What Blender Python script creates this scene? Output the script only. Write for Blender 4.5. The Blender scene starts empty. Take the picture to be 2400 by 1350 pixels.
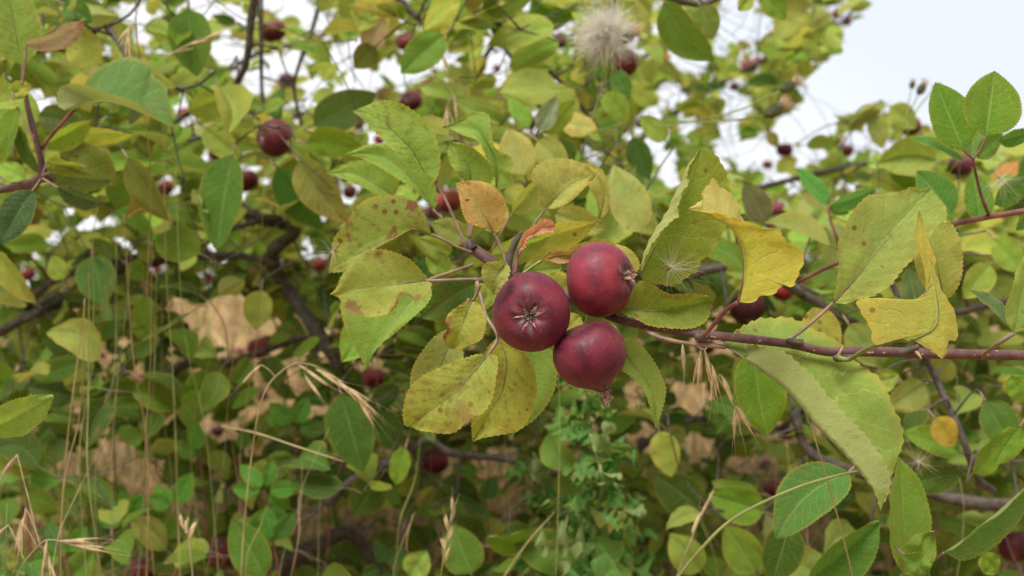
import bpy, math, random
import numpy as np
from mathutils import Vector, Matrix, noise as mnoise
R = random.Random(7)
rad = math.radians
sc = bpy.context.scene
COL = sc.collection
# ------------------------------------------------------------------ camera
CAMZ = 0.5
FOC = 0.555
cd = bpy.data.cameras.new('camera'); cam = bpy.data.objects.new('camera', cd); COL.objects.link(cam)
cam.location = (0, 0, CAMZ); cam.rotation_euler = (rad(90), 0, 0)
cd.lens = 40; cd.sensor_width = 36; cd.clip_start = 0.01; cd.clip_end = 2000
cd.dof.use_dof = True; cd.dof.focus_distance = FOC; cd.dof.aperture_fstop = 9.5; cd.dof.aperture_blades = 7
sc.camera = cam
# ------------------------------------------------------------------ view + sky + sun
sc.view_settings.view_transform = 'Standard'; sc.view_settings.look = 'None'
sc.view_settings.exposure = 0.44; sc.view_settings.gamma = 1
SUN_EL, SUN_AZ = 58, 205        # soft light through thin cloud, high and a little behind the camera's left shoulder
w = bpy.data.worlds.new('World'); sc.world = w; w.use_nodes = True
nt = w.node_tree; nt.nodes.clear()
wo = nt.nodes.new('ShaderNodeOutputWorld'); bg = nt.nodes.new('ShaderNodeBackground')
sky = nt.nodes.new('ShaderNodeTexSky'); sky.sky_type = 'NISHITA'; sky.sun_disc = False
sky.sun_elevation = rad(SUN_EL); sky.sun_rotation = rad(SUN_AZ)
tc = nt.nodes.new('ShaderNodeTexCoord'); nz = nt.nodes.new('ShaderNodeTexNoise')
mp = nt.nodes.new('ShaderNodeMapping'); mp.inputs['Scale'].default_value = (1, 1, 2.2); mp.inputs['Location'].default_value = (.3, .1, .0)
nt.links.new(tc.outputs['Generated'], mp.inputs['Vector']); nt.links.new(mp.outputs[0], nz.inputs['Vector'])
nz.inputs['Scale'].default_value = 2.2; nz.inputs['Detail'].default_value = 4; nz.inputs['Roughness'].default_value = .45
sx = nt.nodes.new('ShaderNodeSeparateXYZ'); nt.links.new(tc.outputs['Generated'], sx.inputs[0])
def wm(op, a, b):
    n = nt.nodes.new('ShaderNodeMath'); n.operation = op
    for k, v in enumerate((a, b)):
        if isinstance(v, (int, float)): n.inputs[k].default_value = v
        else: nt.links.new(v, n.inputs[k])
    return n.outputs[0]
fx = wm('ADD', wm('MULTIPLY', sx.outputs['X'], -1.0), wm('MULTIPLY', wm('SUBTRACT', nz.outputs['Fac'], .5), .9))   # cloud is thinner, brighter to the left
rampn = nt.nodes.new('ShaderNodeValToRGB')
rampn.color_ramp.elements[0].position = .0; rampn.color_ramp.elements[0].color = (.77, .815, .90, 1)
rampn.color_ramp.elements[1].position = .62; rampn.color_ramp.elements[1].color = (1, 1, 1, 1)
nt.links.new(wm('ADD', fx, .42), rampn.inputs['Fac'])
sclc = nt.nodes.new('ShaderNodeVectorMath'); sclc.operation = 'SCALE'; sclc.inputs['Scale'].default_value = 11.0
nt.links.new(rampn.outputs['Color'], sclc.inputs[0])
bk = nt.nodes.new('ShaderNodeMapRange'); bk.interpolation_type = 'SMOOTHSTEP'; nt.links.new(sx.outputs['Y'], bk.inputs['Value'])
for k_, v_ in (('From Min', -.7), ('From Max', .35), ('To Min', 6.5), ('To Max', 11.0)): bk.inputs[k_].default_value = v_
nt.links.new(bk.outputs[0], sclc.inputs['Scale'])      # unseen sky behind the camera is dimmed to weaken the front fill light
mx = nt.nodes.new('ShaderNodeMixRGB'); mx.inputs['Fac'].default_value = .93
nt.links.new(sky.outputs[0], mx.inputs[1]); nt.links.new(sclc.outputs[0], mx.inputs[2])
nt.links.new(mx.outputs[0], bg.inputs['Color']); bg.inputs['Strength'].default_value = 0.080
nt.links.new(bg.outputs[0], wo.inputs['Surface'])
sl = bpy.data.lights.new('sun', 'SUN'); so = bpy.data.objects.new('sun', sl); COL.objects.link(so)
sl.energy = 3.3; sl.angle = rad(28); sl.color = (1, .96, .9)
so.rotation_euler = (rad(90 - SUN_EL), 0, rad(180 - SUN_AZ))
sc.cycles.use_denoising = True
sc.cycles.max_bounces = 6; sc.cycles.transmission_bounces = 4; sc.cycles.diffuse_bounces = 4; sc.cycles.transparent_max_bounces = 6
sc.cycles.caustics_reflective = False; sc.cycles.caustics_refractive = False
PX = 0.9 / 2400
def P(px, py, D):
    return np.array([(px - 1200) * PX * D, D, CAMZ - (py - 675) * PX * D])
def proj(p):
    return (p[0] / p[1] / PX + 1200, (CAMZ - p[2]) / p[1] / PX + 675)

# ------------------------------------------------------------------ node helper
class Mat:
    def __init__(s, name):
        s.m = bpy.data.materials.new(name); s.m.use_nodes = True; s.t = s.m.node_tree; s.t.nodes.clear()
        s.out = s.t.nodes.new('ShaderNodeOutputMaterial')
    def n(s, typ, ins=None, **kw):
        x = s.t.nodes.new('ShaderNode' + typ)
        for k, v in kw.items(): setattr(x, k, v)
        for k, v in (ins or {}).items():
            s.set(x.inputs[k], v)
        return x
    def set(s, sock, v):
        if isinstance(v, bpy.types.NodeSocket): s.t.links.new(v, sock)
        elif isinstance(v, tuple) and sock.type == 'RGBA' and len(v) == 3: sock.default_value = (*v, 1)
        else: sock.default_value = v
    def ma(s, op, a, b=None, c=None):
        x = s.t.nodes.new('ShaderNodeMath'); x.operation = op
        for k, v in enumerate((a, b, c)):
            if v is not None: s.set(x.inputs[k], v)
        return x.outputs[0]
    def sm(s, v, lo, hi, a=0., b=1.):
        x = s.n('MapRange', {'Value': v, 'From Min': lo, 'From Max': hi, 'To Min': a, 'To Max': b}, interpolation_type='SMOOTHSTEP')
        return x.outputs[0]
    def mix(s, f, a, b, mode='MIX'):
        x = s.n('MixRGB', {0: f, 1: a, 2: b}, blend_type=mode); return x.outputs[0]
    def noise(s, vec, scale, detail=2., rough=.5):
        return s.n('TexNoise', {'Vector': vec, 'Scale': scale, 'Detail': detail, 'Roughness': rough}).outputs['Fac']

def leaf_mat(name, objattr, detail=1):
    M = Mat(name)
    if objattr:
        tint = M.n('Attribute', attribute_type='OBJECT', attribute_name='tint').outputs['Color']
        spots = M.n('Attribute', attribute_type='OBJECT', attribute_name='spots').outputs['Fac']
        vdark = M.n('Attribute', attribute_type='OBJECT', attribute_name='vdark').outputs['Fac']
    else:
        tint = M.n('Attribute', attribute_type='GEOMETRY', attribute_name='tint').outputs['Color']
        spots, vdark = .3, .25
    uv = M.n('UVMap').outputs[0]; s = M.n('SeparateXYZ', {0: uv})
    U, V = s.outputs[0], s.outputs[1]
    pos = M.n('NewGeometry').outputs['Position']
    back = M.n('NewGeometry').outputs['Backfacing']
    su = M.ma('SUBTRACT', M.ma('MULTIPLY', U, 2.), 1.)
    uu = M.ma('ABSOLUTE', su); side = M.ma('SIGN', su)
    wob = M.ma('MULTIPLY', M.ma('SUBTRACT', M.noise(pos, 70., 2.), .5), 1.5)
    t = M.ma('SUBTRACT', M.ma('MULTIPLY', V, 10.), M.ma('MULTIPLY', M.ma('POWER', uu, .8), 2.3))
    t = M.ma('ADD', M.ma('ADD', t, M.ma('MULTIPLY', side, .2)), wob)
    tri = M.ma('MULTIPLY', M.ma('ABSOLUTE', M.ma('SUBTRACT', M.ma('FRACT', t), .5)), 2.)
    sec = M.ma('MULTIPLY', M.sm(tri, .90, .985), M.sm(uu, 1.0, .75))
    wide = M.sm(tri, -.2, .98)
    mid = M.sm(uu, .055, .02)
    vein = M.ma('MAXIMUM', sec, mid)
    n1 = M.noise(pos, 55., 3., .55)
    n2 = M.noise(pos, 17., 2.)
    n3 = M.noise(pos, 230., 2.)
    col = M.mix(M.sm(n1, .3, .75, 0, .42), tint, M.mix(1., tint, (1.2, 1.08, .95), 'MULTIPLY'))
    col = M.mix(M.sm(n2, .42, .7, 0, .35), col, M.mix(1., tint, (.62, .86, .8), 'MULTIPLY'))
    col = M.mix(M.sm(n3, .35, .75, 0., .22), col, M.mix(1., tint, (.55, .6, .5), 'MULTIPLY'))
    col = M.mix(M.sm(uu, .65, .05, 0, .5), col, M.mix(1., col, (.80, 1.03, .95), 'MULTIPLY'))
    col = M.mix(M.ma('MULTIPLY', M.sm(n2, .55, .35), M.sm(V, .3, 1., 0, .55)), col, M.mix(1., col, (1.18, .92, .8), 'MULTIPLY'))
    # pale veins, then brown staining that follows them
    pale = M.mix(.6, tint, (.72, .74, .36))
    vn = M.ma('MULTIPLY', vein, M.ma('SUBTRACT', 1., vdark))
    col = M.mix(M.ma('MULTIPLY', vn, .42), col, pale)
    if detail:
        vor = M.n('TexVoronoi', {'Vector': pos, 'Scale': 420.}, feature='DISTANCE_TO_EDGE').outputs['Distance']
        net = M.sm(vor, .10, .02)
        col = M.mix(M.ma('MULTIPLY', net, .13), col, pale)
    stain = M.ma('MULTIPLY', M.sm(M.noise(pos, 150., 4., .7), .47, .62), M.ma('MAXIMUM', wide, mid))
    stain = M.ma('MULTIPLY', stain, vdark)
    col = M.mix(M.ma('MULTIPLY', stain, .5), col, (.15, .12, .035))
    col = M.mix(M.ma('MULTIPLY', M.ma('MULTIPLY', vein, M.ma('MULTIPLY', vdark, M.sm(M.noise(pos, 45., 2.), .4, .62))), .5), col, (.12, .08, .04))
    nf = M.noise(pos, 620., 3., .6)
    col = M.mix(M.sm(nf, .35, .7, 0, .28), col, M.mix(1., col, (.62, .66, .6), 'MULTIPLY'))
    # margin: yellow, in places brown
    edge = M.sm(uu, .86, .99)
    col = M.mix(M.ma('MULTIPLY', edge, .55), col, M.mix(.5, tint, (.60, .42, .08)))
    eb = M.ma('MULTIPLY', M.sm(uu, .6, .98), M.sm(M.noise(pos, 42., 3.), .56, .70))
    col = M.mix(M.ma('MULTIPLY', eb, M.ma('MULTIPLY', spots, 1.1)), col, (.22, .08, .03))
    # round disease spots
    vo = M.n('TexVoronoi', {'Vector': pos, 'Scale': 85.}, feature='F1')
    rnd = M.n('SeparateXYZ', {0: vo.outputs['Color']}).outputs[0]
    rr = M.ma('MULTIPLY', M.ma('MULTIPLY', M.ma('GREATER_THAN', rnd, .6), rnd), .08)
    d = M.ma('SUBTRACT', M.ma('ADD', vo.outputs['Distance'], M.ma('MULTIPLY', M.ma('SUBTRACT', M.noise(pos, 300., 3., .7), .5), .45)), rr)
    sp = M.ma('MULTIPLY', M.sm(d, .04, -.01), M.sm(spots, .05, .35))
    vo2 = M.n('TexVoronoi', {'Vector': pos, 'Scale': 210.}, feature='F1')
    rn2 = M.n('SeparateXYZ', {0: vo2.outputs['Color']}).outputs[0]
    sp2 = M.ma('MULTIPLY', M.sm(vo2.outputs['Distance'], .40, .22), M.ma('GREATER_THAN', rn2, M.ma('SUBTRACT', 1.02, M.ma('MULTIPLY', spots, .38))))
    sp = M.ma('MAXIMUM', sp, M.ma('MULTIPLY', M.ma('MULTIPLY', sp2, M.sm(M.noise(pos, 38., 2.), .42, .6)), .85))
    col = M.mix(sp, col, M.mix(M.noise(pos, 150., 2.), (.10, .03, .015), (.38, .17, .07)))
    bl = M.ma('MULTIPLY', M.sm(M.noise(pos, 60., 4., .65), .55, .63), spots)
    col = M.mix(M.ma('MULTIPLY', bl, .62), col, (.27, .12, .07))
    # paler matt underside
    col = M.mix(M.ma('MULTIPLY', back, .65), col, M.mix(.55, tint, (.60, .56, .30)))
    hgt = M.ma('ADD', M.ma('MULTIPLY', vein, -1.), M.ma('MULTIPLY', n3, .5))
    if detail: hgt = M.ma('ADD', hgt, M.ma('MULTIPLY', net, -.45))
    bmp = M.n('Bump', {'Strength': .42, 'Distance': .0006, 'Height': hgt})
    pr = M.n('BsdfPrincipled', {'Base Color': col, 'Roughness': .6, 'Specular IOR Level': .14, 'Normal': bmp.outputs[0]})
    tcol = M.mix(1., col, (1.15, 1.1, .55), 'MULTIPLY')
    tr = M.n('BsdfTranslucent', {'Color': tcol, 'Normal': bmp.outputs[0]})
    ms = M.n('MixShader', {0: .38, 1: pr.outputs[0], 2: tr.outputs[0]})
    M.t.links.new(ms.outputs[0], M.out.inputs[0]); return M.m

def bark_mat(name, c1, c2, lent=.6, scale=1.):
    M = Mat(name); pos = M.n('NewGeometry').outputs['Position']
    uv = M.n('UVMap').outputs[0]
    n1 = M.noise(pos, 160. * scale, 4., .6); n2 = M.noise(pos, 900. * scale, 2.)
    col = M.mix(M.sm(n1, .3, .7), c1, c2)
    col = M.mix(M.sm(n2, .45, .75, 0, .35), col, tuple(min(1, v * 1.9 + .05) for v in c1))
    mpn = M.n('Mapping', {'Vector': uv, 'Scale': (6., 260., 1.)})
    vo = M.n('TexVoronoi', {'Vector': mpn.outputs[0], 'Scale': 1.}, feature='F1')
    rn = M.n('SeparateXYZ', {0: vo.outputs['Color']}).outputs[0]
    l = M.ma('MULTIPLY', M.sm(vo.outputs['Distance'], .24, .12), M.ma('GREATER_THAN', rn, .62))
    col = M.mix(M.ma('MULTIPLY', l, lent), col, (.55, .42, .30))
    bmp = M.n('Bump', {'Strength': .6, 'Distance': .0007, 'Height': M.ma('ADD', n1, M.ma('MULTIPLY', l, .5))})
    pr = M.n('BsdfPrincipled', {'Base Color': col, 'Roughness': .62, 'Specular IOR Level': .35, 'Normal': bmp.outputs[0]})
    M.t.links.new(pr.outputs[0], M.out.inputs[0]); return M.m

def plain_mat(name, c, rough=.7, var=.3, scale=80., trans=0.):
    M = Mat(name); pos = M.n('NewGeometry').outputs['Position']
    n1 = M.noise(pos, scale, 3.)
    col = M.mix(M.sm(n1, .3, .7), tuple(v * (1 - var) for v in c), tuple(min(1, v * (1 + var)) for v in c))
    pr = M.n('BsdfPrincipled', {'Base Color': col, 'Roughness': rough, 'Specular IOR Level': .3})
    o = pr.outputs[0]
    if trans:
        tr = M.n('BsdfTranslucent', {'Color': col}); o = M.n('MixShader', {0: trans, 1: o, 2: tr.outputs[0]}).outputs[0]
    M.t.links.new(o, M.out.inputs[0]); return M.m

def tint_mat(name, rough=.8, trans=.25):
    M = Mat(name)
    t = M.n('Attribute', attribute_type='GEOMETRY', attribute_name='tint').outputs['Color']
    n = M.noise(M.n('NewGeometry').outputs['Position'], 60., 2.)
    col = M.mix(M.sm(n, .3, .7, 0, .4), t, M.mix(1., t, (.6, .6, .6), 'MULTIPLY'))
    pr = M.n('BsdfPrincipled', {'Base Color': col, 'Roughness': rough, 'Specular IOR Level': .2})
    tr = M.n('BsdfTranslucent', {'Color': col})
    ms = M.n('MixShader', {0: trans, 1: pr.outputs[0], 2: tr.outputs[0]})
    M.t.links.new(ms.outputs[0], M.out.inputs[0]); return M.m

def apple_mat():
    M = Mat('apple_skin')
    t = M.n('Attribute', attribute_type='OBJECT', attribute_name='tint').outputs['Color']
    g = M.n('Attribute', attribute_type='OBJECT', attribute_name='green').outputs['Fac']
    oc = M.n('TexCoord').outputs['Object']
    uv = M.n('UVMap').outputs[0]; s = M.n('SeparateXYZ', {0: uv}); U, V = s.outputs[0], s.outputs[1]   # V: 0 at calyx, 1 at stalk
    n1 = M.noise(oc, 55., 3.); n2 = M.noise(oc, 420., 3., .6)
    col = M.mix(M.sm(n1, .3, .7), M.mix(1., t, (.5, .45, .62), 'MULTIPLY'), M.mix(1., t, (1.35, 1.25, 1.), 'MULTIPLY'))
    stv = M.n('Mapping', {'Vector': uv, 'Scale': (22., 2.2, 1.)})
    st = M.noise(stv.outputs[0], 1., 3.)
    col = M.mix(M.sm(st, .42, .7, 0, .4), col, M.mix(1., t, (1.4, 1.2, 1.1), 'MULTIPLY'))
    col = M.mix(M.sm(n2, .4, .75, 0, .22), col, M.mix(1., t, (.5, .5, .6), 'MULTIPLY'))
    # greener patch near the stalk
    gm = M.ma('MULTIPLY', M.ma('MULTIPLY', M.sm(V, .55, .95), M.sm(n1, .35, .65)), g)
    col = M.mix(gm, col, (.16, .13, .03))
    # lenticels
    vo = M.n('TexVoronoi', {'Vector': oc, 'Scale': 700.}, feature='F1')
    rn = M.n('SeparateXYZ', {0: vo.outputs['Color']}).outputs[0]
    l = M.ma('MULTIPLY', M.sm(vo.outputs['Distance'], .20, .10), M.ma('GREATER_THAN', rn, .4))
    col = M.mix(M.ma('MULTIPLY', l, .42), col, (.50, .22, .13))
    # russet flecks
    ru = M.ma('MULTIPLY', M.sm(M.noise(oc, 60., 2.), .58, .66), M.sm(M.noise(oc, 1300., 2.), .52, .62))
    col = M.mix(M.ma('MULTIPLY', ru, .35), col, (.42, .17, .08))
    col = M.mix(M.ma('MULTIPLY', M.sm(V, .26, .10), M.sm(M.noise(oc, 130., 3., .6), .4, .6)), col, M.mix(1., col, (.45, .5, .6), 'MULTIPLY'))
    # grey down round the calyx
    dv = M.noise(M.n('Mapping', {'Vector': uv, 'Scale': (16., 6., 1.)}).outputs[0], 1., 4., .65)
    down = M.ma('MULTIPLY', M.sm(V, .24, .04), M.sm(dv, .42, .66))
    down = M.ma('ADD', M.ma('MULTIPLY', down, .30), M.ma('MULTIPLY', M.sm(M.noise(oc, 90., 4., .6), .5, .75), .018))
    col = M.mix(down, col, (.42, .33, .33))
    col = M.mix(M.sm(V, .075, .03), col, (.035, .025, .02))
    bmp = M.n('Bump', {'Strength': .12, 'Distance': .0004, 'Height': n2})
    pr = M.n('BsdfPrincipled', {'Base Color': col, 'Roughness': M.sm(n2, .3, .7, .42, .58), 'Specular IOR Level': .32,
             'Sheen Weight': .04, 'Sheen Roughness': .45, 'Normal': bmp.outputs[0]})
    M.set(pr.inputs['Sheen Tint'], (.9, .7, .75, 1))
    M.t.links.new(pr.outputs[0], M.out.inputs[0]); return M.m

def ground_mat():
    M = Mat('dry_ground'); pos = M.n('NewGeometry').outputs['Position']
    n1 = M.noise(pos, .7, 5., .6); n2 = M.noise(pos, 14., 6., .7); n3 = M.noise(pos, 90., 3., .6)
    col = M.mix(M.sm(n1, .35, .65), (.50, .30, .15), (.30, .21, .10))
    col = M.mix(M.sm(n2, .35, .7), col, (.22, .13, .07))
    col = M.mix(M.sm(n3, .5, .7, 0, .6), col, (.58, .40, .20))
    col = M.mix(M.sm(M.noise(pos, 2.3, 3.), .56, .66, 0, .7), col, (.10, .12, .03))
    bmp = M.n('Bump', {'Strength': .9, 'Distance': .02, 'Height': M.ma('ADD', n2, M.ma('MULTIPLY', n3, .4))})
    pr = M.n('BsdfPrincipled', {'Base Color': col, 'Roughness': .95, 'Specular IOR Level': .1, 'Normal': bmp.outputs[0]})
    M.t.links.new(pr.outputs[0], M.out.inputs[0]); return M.m

LEAF = leaf_mat('leaf_blade', True, 1); LEAFG = leaf_mat('leaf_mass', False, 0)
BARK = bark_mat('young_bark', (.085, .035, .038), (.15, .075, .065), .75)
OLDBARK = bark_mat('old_bark', (.045, .033, .027), (.12, .10, .08), .25)
PET = plain_mat('leaf_stalk', (.25, .165, .115), .6, .3, 120.)
PETG = plain_mat('green_stalk', (.20, .22, .06), .6, .3, 120.)
PETR = plain_mat('red_stalk', (.20, .075, .06), .55, .35, 120.)
APPLE = apple_mat()
SEPAL = plain_mat('dry_sepal', (.40, .27, .21), .8, .6, 900.)
DOWN = plain_mat('down', (.75, .66, .60), .8, .1, 300., .3)
PAPPUS = plain_mat('pappus_hair', (.85, .80, .70), .7, .08, 300., .35)
PAPPUS3 = plain_mat('pappus_ball', (.96, .93, .86), .9, .03, 300., .55)
PAPPUS2 = plain_mat('pappus_tuft', (.80, .62, .42), .8, .15, 200., .35)
SEED = plain_mat('seed', (.16, .08, .04), .5, .3, 500.)
STRAW = plain_mat('straw', (.48, .39, .20), .6, .3, 60., .25)
STRAWG = plain_mat('green_straw', (.33, .36, .12), .6, .35, 30., .25)
STRAWR = plain_mat('red_straw', (.36, .25, .11), .6, .35, 30., .2)
HUSK = plain_mat('husk', (.70, .55, .33), .6, .25, 200., .35)
BUDG = plain_mat('thistle_bract', (.10, .11, .04), .6, .4, 300.)
GROUND = ground_mat(); MASS = tint_mat('dry_blades')

# ------------------------------------------------------------------ geometry helpers
def catmull(pts, n, chord=True):
    p = np.asarray(pts, float)
    if len(p) == 2:
        t = np.linspace(0, 1, n)[:, None]; return p[0] * (1 - t) + p[1] * t
    q = np.vstack([2 * p[0] - p[1], p, 2 * p[-1] - p[-2]])
    out = []
    m = 12
    for i in range(1, len(q) - 2):
        a, b, c, d = q[i - 1], q[i], q[i + 1], q[i + 2]
        t = np.linspace(0, 1, m, endpoint=False)[:, None]
        out.append(.5 * (2 * b + (c - a) * t + (2 * a - 5 * b + 4 * c - d) * t ** 2 + (3 * b - a - 3 * c + d) * t ** 3))
    out.append(p[-1:]); out = np.vstack(out)
    s = np.concatenate([[0], np.cumsum(np.linalg.norm(np.diff(out[:, :3], axis=0), axis=1))])
    tt = np.linspace(0, s[-1], n)
    return np.stack([np.interp(tt, s, out[:, k]) for k in range(out.shape[1])], 1)

class MB:
    def __init__(s): s.v = []; s.f = []; s.uv = []; s.t = []; s.mi = []; s.n = 0
    def add(s, v, f, uv=None, tint=None, mi=0):
        v = np.asarray(v, float); f = [tuple(int(i) + s.n for i in q) for q in f]
        s.v.append(v); s.f += f; s.mi += [mi] * len(f)
        s.uv.append(np.zeros((len(v), 2)) if uv is None else np.asarray(uv, float))
        s.t.append(np.tile((1, 1, 1) if tint is None else tint, (len(v), 1)))
        s.n += len(v)
    def mesh(s, name, mats, origin=(0, 0, 0), tints=False, smooth=True):
        me = bpy.data.meshes.new(name)
        v = np.vstack(s.v) - np.asarray(origin); me.from_pydata(v.tolist(), [], s.f)
        for m in (mats if isinstance(mats, (list, tuple)) else [mats]): me.materials.append(m)
        uvl = me.uv_layers.new(name='UVMap'); li = np.empty(len(me.loops), int); me.loops.foreach_get('vertex_index', li)
        uvl.data.foreach_set('uv', np.vstack(s.uv)[li].astype(np.float32).ravel())
        if tints:
            a = me.attributes.new('tint', 'FLOAT_COLOR', 'POINT')
            t = np.vstack(s.t); a.data.foreach_set('color', np.hstack([t, np.ones((len(t), 1))]).astype(np.float32).ravel())
        if max(s.mi) > 0: me.polygons.foreach_set('material_index', s.mi)
        if smooth: me.polygons.foreach_set('use_smooth', [True] * len(me.polygons))
        me.update(); return me

WO = {}
def link(name, data, parent=None, origin=(0, 0, 0)):
    o = bpy.data.objects.new(name, data); COL.objects.link(o); origin = np.asarray(origin, float)
    WO[o.name] = origin
    if parent is not None: o.parent = parent; o.location = origin - WO[parent.name]
    else: o.location = origin
    return o
def obj(name, mb, mat, parent=None, origin=None, tints=False, smooth=True):
    if origin is None: origin = mb.v[0][0]
    return link(name, mb.mesh(name, mat, origin, tints, smooth), parent, origin)
def tag(o, label, cat, group=None, kind=None):
    if label: o['label'] = label
    if cat: o['category'] = cat
    if group: o['group'] = group
    if kind: o['kind'] = kind
    return o
def thing(name, label, cat, loc, group=None):
    return tag(link(name, None, None, loc), label, cat, group)

def tube(mb, pts, rads, sides=8, n=None, tint=None, mi=0, lump=0., cap=True):
    pts = np.asarray(pts, float)
    n = n or max(6, len(pts) * 5)
    rads = np.asarray(rads, float) if np.ndim(rads) else np.full(len(pts), float(rads))
    if len(rads) != len(pts): rads = np.interp(np.linspace(0, 1, len(pts)), np.linspace(0, 1, len(rads)), rads)
    c = catmull(np.hstack([pts, rads[:, None]]), n); p, r = c[:, :3], np.maximum(c[:, 3], 1e-5)
    tg = np.gradient(p, axis=0); tg /= np.linalg.norm(tg, axis=1)[:, None] + 1e-12
    ref = np.array([0, 0, 1.]) if abs(tg[0][2]) < .9 else np.array([1., 0, 0])
    nrm = np.cross(tg[0], ref); nrm /= np.linalg.norm(nrm)
    vs, uvs = [], []; L = 0
    for i in range(n):
        nrm = nrm - tg[i] * nrm.dot(tg[i]); nrm /= np.linalg.norm(nrm) + 1e-12; b = np.cross(tg[i], nrm)
        if i: L += np.linalg.norm(p[i] - p[i - 1])
        for k in range(sides):
            a = 2 * math.pi * k / sides; rr = r[i]
            if lump: rr *= 1 + lump * mnoise.noise(Vector((L * 60, k * 1.3, 5.1)))
            vs.append(p[i] + rr * (math.cos(a) * nrm + math.sin(a) * b)); uvs.append((k / sides, L))
    fs = [(i * sides + k, i * sides + (k + 1) % sides, (i + 1) * sides + (k + 1) % sides, (i + 1) * sides + k)
          for i in range(n - 1) for k in range(sides)]
    if cap: fs += [tuple(range(sides))[::-1], tuple((n - 1) * sides + k for k in range(sides))]
    mb.add(vs, fs, uvs, tint, mi); return p

def loft(mb, curves, us, nv, nsub, teeth=0, amp=0., pucker=0., wave=0., seed=0., tint=None, sharp=1., double=False):
    """curves: polylines base->tip from left margin over midrib to right margin"""
    C = [catmull(c, nv) for c in curves]
    s = np.linspace(0, 1, nv)
    if teeth:
        saw = (s * teeth) % 1.0; saw = np.where(saw < .72, saw / .72, (1 - saw) / .28) ** sharp
        if double: saw = .6 * saw + .4 * ((s * teeth * 3) % 1.0)
        env = np.clip(np.minimum(s / .12, (1 - s) / .04), 0, 1)
        rs = np.array([.6 + .8 * abs(mnoise.noise(Vector((q * 30, seed, 1.)))) for q in s])
        for e, inn in ((0, 1), (-1, -2)):
            d = C[e] - C[inn]; d /= np.linalg.norm(d, axis=1)[:, None] + 1e-6
            C[e] = C[e] + d * ((saw - .5) * amp * env * rs * 1.3)[:, None]
    us = list(us); rows = []; uvals = []
    for a in range(len(C) - 1):
        for k in range(nsub):
            f = k / nsub; rows.append(C[a] * (1 - f) + C[a + 1] * f); uvals.append(us[a] * (1 - f) + us[a + 1] * f)
    rows.append(C[-1]); uvals.append(us[-1])
    G = np.stack(rows, 1)            # nv, nu, 3
    nu = G.shape[1]; uvals = np.array(uvals)
    du = np.gradient(G, axis=1); dv = np.gradient(G, axis=0); N = np.cross(du, dv)
    N /= np.linalg.norm(N, axis=2)[:, :, None] + 1e-9
    U, V = np.meshgrid(uvals, s)
    au = np.abs(U)
    h = np.zeros_like(U)
    if pucker:
        t = V * 10 - au ** .8 * 2.3 + np.sign(U) * .2
        h += pucker * (np.abs(np.sin(math.pi * t)) - .5) * np.clip(au / .15, 0, 1) * np.clip((1 - V) / .1, 0, 1)
        h -= pucker * 1.2 * np.exp(-(au / .08) ** 2)
    if wave:
        for i in range(nv):
            for j in range(nu):
                h[i, j] += wave * mnoise.noise(Vector((U[i, j] * 1.6 + seed, V[i, j] * 4.2, seed * 3.1))) * (.25 + abs(U[i, j])) * min(1, V[i, j] * 5)
    G = G + N * h[:, :, None]
    fs = [(i * nu + j, i * nu + j + 1, (i + 1) * nu + j + 1, (i + 1) * nu + j) for i in range(nv - 1) for j in range(nu - 1)]
    mb.add(G.reshape(-1, 3), fs, np.stack([(U * .5 + .5).ravel(), V.ravel()], 1), tint)
# ------------------------------------------------------------------ tints (leaf reflectance)
YG = (.39, .46, .08); LG = (.30, .44, .08); G = (.17, .29, .030); DG = (.075, .15, .022); BG_ = (.075, .19, .055)
Y = (.50, .42, .05); OR = (.56, .27, .06); PK = (.55, .26, .12); PALE = (.45, .46, .13); GREY = (.13, .20, .085); RD = (.26, .16, .06)
PV = np.array([0, .03, .09, .18, .3, .42, .55, .68, .8, .89, .95, 1.]); PW = np.array([0, .26, .58, .83, .97, 1., .95, .82, .60, .37, .17, 0.])
def prof(s): return np.interp(s, PV, PW)
def prof_s(n):
    s = np.linspace(0, 1, n); w = prof(s); return s, w
def leafmesh(mb, base, axis, face, L, W, arch=0., side=0., fold=0., nv=14, nsub=3, teeth=0, amp=0., pucker=0., wave=0., seed=0., tint=None, pet=0., petr=.0006, curl=0., double=False, petmi=0):
    base = np.asarray(base, float); a = np.asarray(axis, float); a = a / np.linalg.norm(a)
    f = np.asarray(face, float); f = f - a * f.dot(a); f /= np.linalg.norm(f) + 1e-9; wd = np.cross(a, f)
    s, pw = prof_s(13)
    k = np.sin(math.pi * s)
    mid = base + np.outer(s * L, a) + np.outer(side * L * k, wd) - np.outer(arch * L * (s ** 1.7), f) + np.outer(arch * L * .55 * s, f)
    hw = (pw * W / 2)[:, None]
    up = np.outer(pw * W / 2 * fold, f)
    up2 = up + np.outer(curl * W * s ** 2 * pw, f)
    cs = [mid - hw * wd + up2, mid - hw * .5 * wd + up * .6, mid, mid + hw * .5 * wd + up * .6, mid + hw * wd + up]
    loft(mb, cs, [-1, -.5, 0, .5, 1], nv, max(1, nsub // 2), teeth, amp, pucker, wave, seed, tint, double=double)
    if pet:
        pp = [base - a * pet - f * pet * .25, base - a * pet * .45 + f * pet * .06, base, mid[4], mid[8]]
        tube(mb, pp, [petr, petr * .8, petr * .7, petr * .35, petr * .1], 4, 8, tint, petmi, cap=False)

COUNT = {}
def set_leaf(o, tint, spots=.2, vdark=.3):
    o['tint'] = [float(x) for x in tint]; o['spots'] = float(spots); o['vdark'] = float(vdark); return o
def jit(t, a=.12):
    if t[1] > 1.3 * t[0]: t = (t[0] * 1.04, t[1] * 1.05, t[2] * .8)
    k = 1 + R.uniform(-a, a); return (t[0] * k * (1 + R.uniform(-a, a)), t[1] * k, t[2] * k * (1 + R.uniform(-a, a)))

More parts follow.
